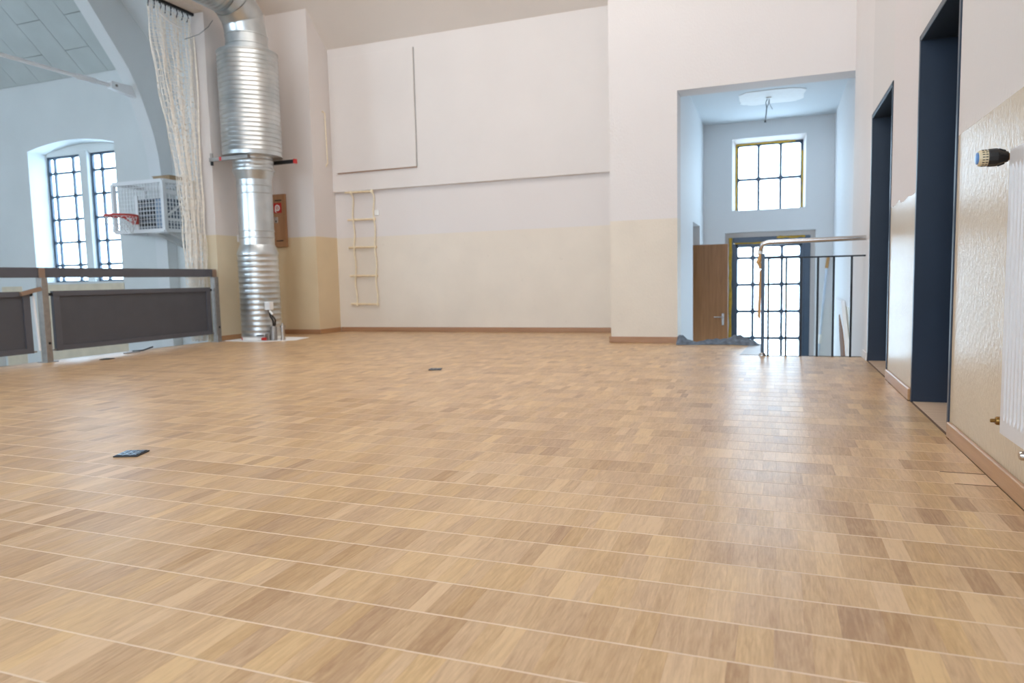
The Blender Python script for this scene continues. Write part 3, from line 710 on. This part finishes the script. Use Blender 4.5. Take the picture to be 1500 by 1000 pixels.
# segmented elbow turning towards the near side
BR = 0.46; cz = 4.102; cyb = DYc - BR
def elbow_ring(a, r, n=48):
    cy = cyb + BR * math.cos(a); czz = cz + BR * math.sin(a)
    ey = Vector((0, math.cos(a), math.sin(a))); ex = Vector((1, 0, 0))
    return [Vector((DX, cy, czz)) + ex * r * math.cos(2 * math.pi * k / n) + ey * r * math.sin(2 * math.pi * k / n) for k in range(n)]
angs = [0, 0.50, 1.08, math.pi / 2]
for i in range(3):
    n = 48; rings = []
    for (t_, r) in ((0.0, 0.272), (0.93, 0.272), (0.95, 0.280), (1.0, 0.280)):
        a = angs[i] + (angs[i + 1] - angs[i]) * t_
        A, B = elbow_ring(angs[i], r), elbow_ring(angs[i + 1], r)
        rings.append([p.lerp(q, t_) for p, q in zip(A, B)])
    mb = MB(); vs = [v for rg in rings for v in rg]
    mb.add(vs, [(j * n + k, j * n + (k + 1) % n, (j + 1) * n + (k + 1) % n, (j + 1) * n + k) for j in range(3) for k in range(n)])
    obj('elbow_segment', mb, 'duct', du, smooth=True)
pr = ribbed(0, 3.0, 0.272, 0.07, 0.006)
obj('horizontal_pipe', MB().lathe((DX, cyb, cz + BR), [(r, -h) for r, h in pr], 48, 'Y'), 'duct', du, smooth=True)
obj('support_bracket', MB().box(-7.2, -6.55, 7.70, 7.74, 2.44, 2.49), 'galv', du, bevel=0.003, label='grey wall bracket under the sleeve')
obj('support_bracket', MB().box(-6.80, -6.28, 8.30, 8.34, 2.44, 2.49), 'dark_metal', du, bevel=0.003)
obj('bracket_end_cap', MB().box(-6.28, -6.25, 8.295, 8.345, 2.435, 2.495), 'red', du)
obj('bracket_end_cap', MB().box(-7.02, -6.99, 7.692, 7.70, 2.44, 2.49), 'red', du)
obj('bracket_bolt', MB().lathe((-7.17, 7.72, 2.39), [(0.02, 0), (0.02, 0.05)], 10), 'dark_metal', du)
obj('bracket_bolt', MB().lathe((-7.17, 7.72, 2.49), [(0.02, 0), (0.02, 0.06)], 10), 'galv', du)
obj('base_tape', MB().lathe(c0, [(0.275, 0.010), (0.277, 0.012), (0.277, 0.05), (0.275, 0.052)], 56), 'white_plastic', du, smooth=True)
def tape_patch(a0, a1, mat, z0=0.012, z1=0.048):
    mb = MB(); n = 6; vs = []
    for k in range(n + 1):
        a = a0 + (a1 - a0) * k / n
        for r in (0.278, 0.281):
            for z in (z0, z1): vs.append((DX + r * math.cos(a), DYc + r * math.sin(a), z))
    fs = []
    for k in range(n):
        b = 4 * k
        fs += [(b + 2, b + 3, b + 7, b + 6), (b, b + 4, b + 5, b + 1), (b + 1, b + 5, b + 7, b + 3), (b, b + 2, b + 6, b + 4)]
    fs += [(0, 1, 3, 2), (4 * n, 4 * n + 2, 4 * n + 3, 4 * n + 1)]
    return mb.add(vs, fs)
obj('tape_mark', tape_patch(math.radians(218), math.radians(240), 'red', 0.035, 0.05), 'red', du)
obj('tape_mark', tape_patch(math.radians(238), math.radians(242), 'red'), 'red', du)
obj('base_sheet', MB().prism([(-7.14, 7.72), (-6.45, 7.62), (-6.1, 7.95), (-6.2, 8.35), (-6.9, 8.45), (-7.16, 8.2)], 2, 0.0006, 0.006), 'paper', label='thin white sheet lying under the silver duct', cat='sheet')
# damper drive and small fittings at the foot of the duct
dm = obj('terminal_box', MB().box(-6.49, -6.40, 7.80, 7.88, 0.42, 0.53), 'white_metal', du, bevel=0.006, label='small grey valve fitting with black cables')
obj('cable', MB().tube([(-6.45, 7.83, 0.43), (-6.40, 7.80, 0.34), (-6.36, 7.80, 0.28), (-6.37, 7.82, 0.22), (-6.40, 7.84, 0.17)], 0.014, 8), 'black', dm, smooth=True)
obj('cable', MB().tube([(-6.43, 7.83, 0.43), (-6.37, 7.79, 0.36), (-6.32, 7.80, 0.29), (-6.34, 7.82, 0.23), (-6.38, 7.85, 0.19)], 0.012, 8), 'black', dm, smooth=True)
obj('white_clip', MB().tube([(-6.40, 7.79, 0.41), (-6.35, 7.79, 0.36)], 0.014, 8), 'white_plastic', dm, smooth=True)
obj('cylinder', MB().lathe((-6.39, 7.84, 0.006), [(0.046, 0), (0.046, 0.18), (0.03, 0.20)], 20), 'galv', dm, smooth=True)
obj('cylinder', MB().lathe((-6.27, 7.88, 0.006), [(0.034, 0), (0.034, 0.03), (0.026, 0.035), (0.026, 0.17), (0.034, 0.175), (0.034, 0.20), (0.012, 0.21), (0.012, 0.235)], 20), 'chrome', dm, smooth=True)
obj('valve_body', MB().box(-6.50, -6.43, 7.79, 7.86, 0.006, 0.10), 'galv', dm, bevel=0.008)
obj('red_cap', MB().lathe((-6.50, 7.77, 0.03), [(0.02, -0.03), (0.022, 0.03)], 14, 'X'), 'red', dm, smooth=True)
obj('lever', MB().box(-6.60, -6.50, 7.74, 7.77, 0.07, 0.085), 'black', dm)

# ------------------------------------------------------------------ things on the stage walls
# hose cabinet cover beside the duct
hc = empty('hose_cover', (-7.07, 9.0, 1.34), 'brown plywood cover with red fire hose sign behind the duct', 'cover')
obj('board', MB().box(-7.195, -6.975, 8.955, 9.0, 1.335, 2.13), 'ply', hc, bevel=0.004)
for z in (2.03, 1.42): obj('slot', MB().box(-7.15, -7.03, 8.950, 8.956, z, z + 0.016), 'dark_metal', hc)
lk = obj('lock', MB().box(-7.175, -7.11, 8.945, 8.955, 1.70, 1.79), 'chrome', hc, bevel=0.004)
obj('lock_hole', MB().box(-7.155, -7.13, 8.943, 8.946, 1.715, 1.735), 'dark_metal', lk)
sg = obj('hose_sign', MB().box(-7.175, -7.035, 8.948, 8.955, 1.85, 2.0), 'red', hc, label='red square sign with white hose reel')
cx_, cz_ = -7.105, 1.925
ring = MB(); n = 20
vs = []
for k in range(n):
    a = 2 * math.pi * k / n
    for r in (0.045, 0.028):
        for y in (8.944, 8.949): vs.append((cx_ + r * math.cos(a), y, cz_ + r * 1.05 * math.sin(a)))
fs = []
for k in range(n):
    b, c = 4 * k, 4 * ((k + 1) % n)
    fs += [(b, c, c + 2, b + 2), (b, b + 1, c + 1, c), (b + 2, c + 2, c + 3, b + 3)]
obj('sign_ring', ring.add(vs, fs), 'white_plastic', sg)
obj('sign_hose', MB().tube([(cx_ - 0.036, 8.946, cz_), (cx_ - 0.04, 8.946, cz_ - 0.05), (cx_ - 0.02, 8.946, cz_ - 0.065)], 0.007, 6), 'white_plastic', sg)
obj('sign_nozzle', MB().prism([(cx_ - 0.01, cz_ + 0.015), (cx_ + 0.012, cz_ + 0.015), (cx_ + 0.004, cz_ - 0.02), (cx_ - 0.004, cz_ - 0.02)], 1, 8.944, 8.949), 'white_plastic', sg)
obj('light_switch', MB().box(XS, XS + 0.02, 8.15, 8.25, 1.38, 1.48), 'white_plastic', bevel=0.005, label='small white switch on pillar side behind the duct', cat='switch')
sk_ = empty('wall_socket', (-5.73, YB, 1.79), 'small white socket on back wall beside the rope ladder', 'socket')
obj('plate', MB().box(-5.77, -5.69, YB - 0.014, YB, 1.79, 1.87), 'white_plastic', sk_, bevel=0.004)
obj('insert', MB().lathe((-5.73, YB - 0.014, 1.83), [(0.022, 0.0), (0.022, -0.004), (0.018, -0.002)], 16, 'Y'), 'white_plastic', sk_)
# access panel on the projecting upper wall
ap = empty('access_panel', (-5.67, YB - 0.055, 2.45), 'large flush white access panel above the rope ladder', 'panel')
obj('panel_board', MB().box(-6.375, -4.985, YB - 0.085, YB - 0.058, 2.46, 4.175), 'white_ledge', ap, bevel=0.002)
obj('panel_gap', MB().box(-4.985, -4.978, YB - 0.062, YB - 0.055, 2.455, 4.18), 'gap', ap)
obj('panel_gap', MB().box(-6.36, -4.985, YB - 0.075, YB - 0.055, 2.448, 2.46), 'base_x', ap)
# cord hook on the side of the pier
ck = empty('cord_hook', (-6.46, 9.34, 2.57), 'pale cord tied between two hooks on the pier side', 'cord')
obj('cord', MB().tube([(-6.445, 9.33, 3.34), (-6.447, 9.34, 3.0), (-6.445, 9.35, 2.6)], 0.009, 6), 'rope', ck, smooth=True)
obj('hook', MB().tube([(-6.47, 9.30, 3.36), (-6.45, 9.28, 3.37), (-6.445, 9.33, 3.34)], 0.008, 6), 'rope', ck)
obj('hook', MB().tube([(-6.47, 9.34, 2.55), (-6.45, 9.33, 2.58), (-6.445, 9.35, 2.60)], 0.008, 6), 'rope', ck)
# rope ladder
ld = empty('rope_ladder', (-5.96, YB - 0.03, 0.42), 'cream rope ladder with five rungs hanging on back wall', 'rope ladder')
random.seed(8)
LZ = [2.165, 1.77, 1.31, 0.87, 0.43]; LZ = [2.15, 1.735, 1.31, 0.87, 0.43]
for sx in (-6.135, -5.765):
    pts = []
    for k in range(25):
        z = 2.15 - (2.15 - 0.42) * k / 24
        pts.append((sx + 0.012 * math.sin(k * 0.9 + sx), YB - 0.035 - (0.045 if z > 2.1 else 0.0), z))
    obj('rope', MB().tube(pts, 0.0105, 7), 'rope', ld, smooth=True)
for i, z in enumerate(LZ):
    yo = YB - (0.075 if i == 0 else 0.035)
    rg = obj('rung', MB().tube([(-6.235, yo, z + 0.004), (-5.745, yo, z - 0.004)], 0.0145, 10), 'rung', ld, smooth=True)
    for sx in (-6.135, -5.765): obj('knot', MB().tube([(sx - 0.0, yo, z - 0.03), (sx, yo, z), (sx, yo, z + 0.025)], [0.013, 0.021, 0.013], 8), 'rope', rg, smooth=True)

# ------------------------------------------------------------------ floor boxes
def floor_box(x, y, ang, s, label):
    r = empty('floor_socket', (x, y, 0), label, 'floor socket', 'floor sockets in the parquet')
    c, sn = math.cos(ang), math.sin(ang)
    def q(pts, z0, z1, name, mat, parent):
        return obj(name, MB().prism([(x + c * a - sn * b, y + sn * a + c * b) for a, b in pts], 2, z0, z1), mat, parent)
    h = s / 2
    rim = q([(-h, -h), (h, -h), (h, h), (-h, h)], 0.0006, 0.006, 'rim', 'black', r)
    lid = q([(-h + .006, -h + .006), (h - .006, -h + .006), (h - .006, h - .006), (-h + .006, h - .006)], 0.006, 0.0085, 'lid', 'lid', r)
    for i in range(3):
        for k in range(3):
            a, b = -h * 0.62 + h * 0.62 * i, -h * 0.62 + h * 0.62 * k
            q([(a - h * .2, b - h * .2), (a + h * .2, b - h * .2), (a + h * .2, b + h * .2), (a - h * .2, b + h * .2)], 0.0085, 0.0098, 'tread_stud', 'lid', lid)
    q([(-h * .8, -h * .9), (-h * .4, -h * .9), (-h * .4, -h * .78), (-h * .8, -h * .78)], 0.0085, 0.0095, 'finger_slot', 'black', lid)
    return r
M['lid'] = plain('floor_box_lid_metal', srgb(84, 92, 102), 0.22, 0.9, var=0.1, vscale=40)
floor_box(-2.728, 2.338, math.radians(20), 0.108, 'bluish metal floor socket lid ringed by cream parquet strips')
floor_box(-2.72, 5.39, math.radians(20), 0.108, 'small dark floor socket lid out in front of the recessed back wall')
floor_box(-6.72, 5.54, math.radians(20), 0.108, 'small dark floor socket lid beside the dark railing panel')
fb = empty('floor_lever', (-7.05, 6.2, 0), 'small metal lever lying on floor under the railing panel', 'lever')
obj('lever_arm', MB().tube([(-7.13, 6.22, 0.012), (-7.05, 6.30, 0.016), (-7.0, 6.40, 0.05)], 0.009, 8), 'dark_metal', fb, smooth=True)
obj('lever_plate', MB().box(-7.08, -7.02, 6.05, 6.24, 0.0006, 0.012), 'galv', fb, bevel=0.003)

# ------------------------------------------------------------------ basketball cage on the pier
CX0, CX1, CY0, CY1, CZ0, CZ1 = -9.92, -8.885, 8.50, 9.105, 1.65, 2.41
bc = empty('basketball_cage', (-9.4, 8.8, CZ0), 'white wire mesh basketball backboard cage with red hoop', 'basketball hoop')
def bar(a, b, w=0.02): return MB().tube([a, b], w * 0.7, 4)
fr = MB(); w = 0.028
for x in (CX0, CX1):
    for y in (CY0, CY1): fr.box(x - w, x + w, y - w, y + w, CZ0, CZ1)
for z in (CZ0, CZ1):
    for y in (CY0, CY1): fr.box(CX0, CX1, y - w * 0.8, y + w * 0.8, z - w, z + w)
    for x in (CX0, CX1): fr.box(x - w * 0.8, x + w * 0.8, CY0, CY1, z - w, z + w)
obj('cage_frame', fr, 'white_metal', bc)
for z in (CZ0 + 0.17, CZ1 - 0.17): obj('side_bar', MB().box(CX1 - 0.012, CX1 + 0.012, CY0, CY1, z - 0.022, z + 0.022), 'white_metal', bc)
obj('side_brace', MB().tube([(CX1, CY0 + 0.02, CZ0 + 0.2), (CX1, CY1 - 0.02, CZ1 - 0.18)], 0.02, 6), 'white_metal', bc)
obj('front_upright', MB().box(-9.47, -9.41, CY0 - 0.01, CY0 + 0.01, CZ0, CZ1 - 0.2), 'white_metal', bc)
ms = MB(); s = 0.062; r = 0.0042
x = CX0
while x < CX1: ms.box(x - r, x + r, CY0 - r, CY0 + r, CZ0, CZ1); x += s
z = CZ0
while z < CZ1:
    ms.box(CX0, CX1, CY0 - r, CY0 + r, z - r, z + r); z += s
obj('front_mesh', ms, 'white_metal', bc, kind='stuff')
ms = MB(); y = CY0; r = 0.006
while y < CY1: ms.box(CX1 - r, CX1 + r, y - r, y + r, CZ0, CZ1); y += s
z = CZ0
while z < CZ1: ms.box(CX1 - r, CX1 + r, CY0, CY1, z - r, z + r); z += s
obj('side_mesh', ms, 'white_metal', bc, kind='stuff')
for x in (-9.22, -8.97): obj('wall_bracket', MB().prism([(CY0 + 0.15, CZ0 - 0.03), (YH, CZ0 - 0.03), (YH, CZ0 - 0.25), (YH - 0.12, CZ0 - 0.25)], 0, x - 0.03, x + 0.03), 'hall_rib', bc)
hp = obj('hoop_plate', MB().box(-9.52, -9.40, CY0 - 0.04, CY0 - 0.01, 1.76, 1.90), 'red_hoop', bc, bevel=0.004)
hr = 0.225; hy = CY0 - 0.06 - hr; hz = 1.875
obj('hoop_ring', MB().tube([(-9.46 + hr * math.cos(a), hy + hr * math.sin(a), hz) for a in [2 * math.pi * k / 32 for k in range(33)]], 0.016, 8, False), 'red_hoop', hp, smooth=True)
obj('hoop_brace', MB().tube([(-9.50, CY0 - 0.04, 1.78), (-9.56, CY0 - 0.14, 1.86)], 0.012, 6), 'red_hoop', hp)
obj('hoop_brace', MB().tube([(-9.42, CY0 - 0.04, 1.78), (-9.36, CY0 - 0.14, 1.86)], 0.012, 6), 'red_hoop', hp)
nm = MB(); n = 12
for k in range(n):
    for sgn in (1, -1):
        pts = []
        for j in range(6):
            a = 2 * math.pi * (k + sgn * 0.5 * j) / n; rr_ = hr * (1 - 0.07 * j)
            pts.append((-9.46 + rr_ * math.cos(a), hy + rr_ * math.sin(a), hz - 0.055 * j))
        nm.tube(pts, 0.004, 4)
obj('hoop_net', nm, 'paper', hp, kind='stuff')
vb = empty('ventilator', (-9.25, 8.72, CZ0), 'grey louvred ventilator box inside the basketball cage', 'ventilator')
obj('housing', MB().box(-9.53, -9.00, 8.58, 8.98, 1.682, 2.16), 'grey_box', vb, bevel=0.006)
for k in range(5):
    obj('louvre', MB().prism([(8.558, 1.735 + 0.085 * k), (8.58, 1.735 + 0.085 * k), (8.58, 1.79 + 0.085 * k)], 0, -9.50, -9.16), 'dark_metal', vb)
obj('side_plate', MB().box(-9.14, -9.02, 8.572, 8.58, 1.70, 2.14), plain('pale_blue_plate', srgb(150, 172, 196), 0.5), vb)
cb = empty('cardboard_box', (-9.03, 8.82, CZ1), 'flat brown cardboard box on top of basketball cage', 'box')
obj('carton', MB().box(-9.20, -8.86, 8.62, 9.0, CZ1 + 0.028, CZ1 + 0.085), 'cardboard', cb, bevel=0.004)
obj('flap', MB().box(-9.21, -8.85, 8.61, 9.01, CZ1 + 0.085, CZ1 + 0.095), 'cardboard', cb, bevel=0.002)
# tie rod
tr = empty('tie_rod', (-9.66, 7.0, 3.88), 'white steel tie rod fixed to the curved roof rib', 'tie rod')
obj('rod', MB().tube([(-9.66, 0.5, 3.87), (-9.66, 8.36, 3.89)], 0.03, 8), 'white_metal', tr, smooth=True)
obj('turnbuckle', MB().tube([(-9.66, 7.78, 3.888), (-9.66, 7.80, 3.888), (-9.66, 8.10, 3.889), (-9.66, 8.12, 3.889)], [0.034, 0.045, 0.045, 0.034], 10), 'white_metal', tr, smooth=True)
br_ = obj('bracket', MB().prism([(8.34, 3.84), (8.80, 3.79), (8.72, 3.95), (8.34, 3.95)], 0, -9.70, -9.60), 'white_metal', tr)
obj('pin', MB().lathe((-9.60, 8.42, 3.895), [(0.02, -0.002), (0.02, 0.012)], 10, 'X'), 'galv', br_)

# ------------------------------------------------------------------ stair railing, sheet and bits in the stairwell
sr_ = empty('stair_railing', (0.3, SV_Y, 0), 'steel railing with thin dark balusters at stair opening', 'railing')
YR = SV_Y - 0.03
obj('handrail', MB().tube([(-0.125, YR + 0.05, 0.93), (-0.12, YR + 0.02, 0.985), (-0.105, YR, 1.025), (-0.06, YR, 1.04), (0.745, YR, 1.05)], 0.022, 12), 'chrome', sr_, smooth=True)
obj('lower_rail', MB().box(-0.10, 0.745, YR - 0.007, YR + 0.007, 0.888, 0.902), 'dark_metal', sr_)
obj('newel_post', MB().box(-0.115, -0.083, YR - 0.016, YR + 0.016, 0.004, 0.94), 'steel_dark', sr_, bevel=0.003)
for x in (-0.052, 0.10, 0.226, 0.363, 0.492, 0.636):
    obj('baluster', MB().box(x - 0.009, x + 0.009, YR - 0.009, YR + 0.009, 0.0, 0.89), 'dark_metal', sr_)
obj('tape_wrap', MB().tube([(-0.128, YR + 0.03, 0.94), (-0.125, YR + 0.01, 0.90), (-0.14, YR + 0.0, 0.86), (-0.128, YR, 0.84), (-0.12, YR, 0.80)], [0.012, 0.02, 0.024, 0.018, 0.014], 8), 'orange', sr_, smooth=True)
obj('tape_tail', MB().prism([(-0.145, 0.36), (-0.118, 0.33), (-0.112, 0.80), (-0.132, 0.78)], 1, YR - 0.004, YR + 0.004), 'orange', sr_)
obj('white_cap', MB().tube([(-0.118, YR + 0.03, 0.98), (-0.132, YR + 0.03, 0.94)], 0.024, 10), 'white_plastic', sr_, smooth=True)
obj('post_foot', MB().lathe((-0.10, YR, 0.0), [(0.034, 0.002), (0.034, 0.006), (0.02, 0.03)], 12), 'chrome', sr_, smooth=True)
# folded grey sheet along the floor edge
random.seed(14)
NX, NR = 60, 14
vs = []
for i in range(NX + 1):
    u = i / NX; x = -1.005 + 0.86 * u
    hh = 0.035 + 0.03 * math.exp(-((u - 0.03) / 0.05) ** 2) * 1.6 + 0.045 * math.exp(-((u - 0.72) / 0.22) ** 2) + 0.012 * math.sin(u * 19)
    if u > 0.94: hh *= max(0.15, (1 - u) / 0.06)
    wd = 0.10 + 0.04 * math.sin(u * 7 + 1)
    yc = 7.97 + 0.012 * math.sin(u * 11)
    for k in range(NR):
        a = math.pi * k / (NR - 1)
        lump = 1 + 0.22 * math.sin(a * 5 + u * 24) + 0.10 * math.sin(a * 9 - u * 41)
        vs.append((x, min(yc + wd * math.cos(a), 8.065), max(0.002, hh * math.sin(a) * lump) if 0 < k < NR - 1 else 0.002))
fs = [(i * NR + k, i * NR + k + 1, (i + 1) * NR + k + 1, (i + 1) * NR + k) for i in range(NX) for k in range(NR - 1)]
fs += [tuple(range(NR)), tuple(range(NX * NR + NR - 1, NX * NR - 1, -1))] + [tuple([i * NR for i in range(NX, -1, -1)] + [i * NR + NR - 1 for i in range(NX + 1)])]
obj('folded_sheet', MB().add(vs, fs), 'cloth', smooth=True, label='crumpled grey sheet rolled along floor edge before brown door', cat='sheet')
# white board with a torn brown edge and a leaning pole against the right stairwell wall
tb = empty('torn_board', (0.76, 9.6, ZL), 'white board with brown torn strip leaning on stairwell wall', 'board')
obj('board', MB().prism([(8.2, ZL), (10.15, ZL), (10.26, 0.43), (9.18, 0.42), (8.38, -0.16)], 0, XR - 0.045, XR - 0.004), 'paper', tb)
obj('torn_strip', MB().prism([(9.33, 0.25), (9.26, 0.05), (9.02, -0.21), (8.9, -0.35), (8.45, -0.35), (8.55, -0.16), (8.7, -0.02), (8.9, 0.10), (9.14, 0.18)], 0, XR - 0.054, XR - 0.045), 'brown_tear', tb)
pp = empty('roller_pole', (0.55, 11.1, ZL), 'pale blue extension pole with orange tip leaning in stairwell corner', 'pole')
obj('shaft', MB().tube([(0.565, 11.0, ZL + 0.01), (0.70, 11.12, 0.82)], 0.016, 8), plain('pale_blue_pole', srgb(206, 218, 232), 0.4), pp, smooth=True)
obj('collar', MB().tube([(0.612, 11.012, -0.26), (0.628, 11.032, -0.13)], 0.026, 8), 'white_plastic', pp, smooth=True)
obj('tip', MB().tube([(0.70, 11.12, 0.82), (0.722, 11.146, 0.98)], 0.022, 8), 'orange', pp, smooth=True)

# ------------------------------------------------------------------ radiator with valves
RX, RY0, RY1, RZ0, RZ1 = 0.662, 1.35, 2.555, 0.24, 1.105
ra = empty('radiator', (0.70, 2.0, 0.0), 'white fluted panel radiator on the right wall', 'radiator')
prof = []; pitch = 0.0333; y = RY0 + 0.02
fx = RX
poly = [(0.70, RY0), (fx, RY0), (fx, RY0 + 0.012)]
body = MB()
# front sheet: fluted, each flute fades out at the flat top and bottom bands
nfl = int((RY1 - RY0 - 0.03) / pitch)
ys = [RY0]; ds = [0]
for k in range(nfl):
    b = RY0 + 0.015 + k * pitch
    for t_, d in ((0.0, 0), (0.18, 0.0), (0.34, 1), (0.72, 1), (0.88, 0)): ys.append(b + t_ * pitch); ds.append(d)
ys.append(RY1); ds.append(0)
zs = [RZ0, RZ0 + 0.042, RZ0 + 0.062, RZ1 - 0.062, RZ1 - 0.042, RZ1]; am = [0, 0, 1, 1, 0, 0]
vs = [(fx + 0.0055 * d * a, y, z) for z, a in zip(zs, am) for y, d in zip(ys, ds)]
n = len(ys); fs = [(j * n + i, j * n + i + 1, (j + 1) * n + i + 1, (j + 1) * n + i) for j in range(len(zs) - 1) for i in range(n - 1)]
bvs = [(fx + 0.03, RY0, RZ0), (fx + 0.03, RY1, RZ0), (fx + 0.03, RY1, RZ1), (fx + 0.03, RY0, RZ1)]
o_ = len(vs); vs += bvs; L = len(zs) - 1
fs += [(o_, o_ + 3, o_ + 2, o_ + 1), tuple([o_, o_ + 1] + [i for i in range(n - 1, -1, -1)]), tuple([o_ + 3] + [L * n + i for i in range(n)] + [o_ + 2])]
fs += [tuple([o_] + [j * n for j in range(L + 1)] + [o_ + 3]), tuple([o_ + 1, o_ + 2] + [j * n + n - 1 for j in range(L, -1, -1)])]
obj('front_panel', MB().add(vs, fs), 'rad', ra)
obj('rear_panel', MB().box(0.70, 0.715, RY0, RY1 - 0.0, RZ0, RZ1), 'rad', ra, bevel=0.003)
obj('top_cover', MB().box(RX + 0.03, 0.70, RY0, RY1, RZ1 - 0.025, RZ1), 'rad', ra)
obj('side_cover', MB().box(RX + 0.03, 0.70, RY1 - 0.004, RY1, RZ0, RZ1 - 0.025), 'rad', ra)
for y in (1.6, 2.3): obj('wall_hanger', MB().box(0.715, XW, y - 0.02, y + 0.02, RZ0 + 0.1, RZ1 - 0.1), 'white_metal', ra)
TY, TZ = 2.60, 1.092
tv = obj('thermostat_body', MB().lathe((0, TY, TZ), [(0.016, 0.668), (0.018, 0.661), (0.0265, 0.641), (0.0275, 0.638), (0.0275, 0.617), (0.026, 0.614)], 14, 'X'), 'black', ra, label='black thermostat valve head with cream dial')
obj('dial', MB().lathe((0, TY, TZ), [(0.0245, 0.615), (0.0245, 0.594), (0.022, 0.590), (0.022, 0.589)], 28, 'X'), 'cream_plastic', tv, smooth=True)
for k in range(18):
    a = 2 * math.pi * k / 18; cy_, cz_ = TY + 0.0242 * math.cos(a), TZ + 0.0242 * math.sin(a)
    for x0 in (0.597, 0.6055): obj('dial_slot', MB().box(x0, x0 + 0.0065, cy_ - 0.0013, cy_ + 0.0013, cz_ - 0.0013, cz_ + 0.0013), 'black', tv)
for k in range(7):
    a = 2 * math.pi * k / 7 + 0.3
    obj('grip_rib', MB().tube([(0.642, TY + 0.0262 * math.cos(a), TZ + 0.0262 * math.sin(a)), (0.660, TY + 0.0195 * math.cos(a), TZ + 0.0195 * math.sin(a))], 0.0025, 6), 'dark_metal', tv)
obj('end_cap', MB().lathe((0, TY, TZ), [(0.018, 0.590), (0.018, 0.586), (0.013, 0.584)], 24, 'X'), 'blue_cap', tv, smooth=True)
obj('valve_union', MB().tube([(0.664, 2.60, 1.092), (0.69, 2.60, 1.092), (0.69, 2.56, 1.092), (0.69, 2.55, 1.092)], 0.011, 10), 'brass', ra, smooth=True)
obj('lockshield_valve', MB().lathe((0, 2.585, 0.272), [(0.012, 0.690), (0.0165, 0.688), (0.0165, 0.678), (0.012, 0.677), (0.012, 0.674), (0.0135, 0.673), (0.0135, 0.661), (0.011, 0.657), (0.006, 0.656), (0.006, 0.645), (0.004, 0.643)], 20, 'X'), 'brass', ra, smooth=True, label='brass lockshield valve')
obj('valve_pipe', MB().tube([(0.688, 2.585, 0.272), (0.688, 2.55, 0.272)], 0.011, 10), 'brass', ra, smooth=True)
obj('drain_cap', MB().lathe((0, 2.36, 0.215), [(0.012, 0.69), (0.0135, 0.683), (0.0135, 0.666), (0.010, 0.661)], 18, 'X'), 'chrome', ra, smooth=True)
obj('drain_elbow', MB().tube([(0.688, 2.36, 0.215), (0.688, 2.36, 0.25)], 0.010, 8), 'galv', ra, smooth=True)
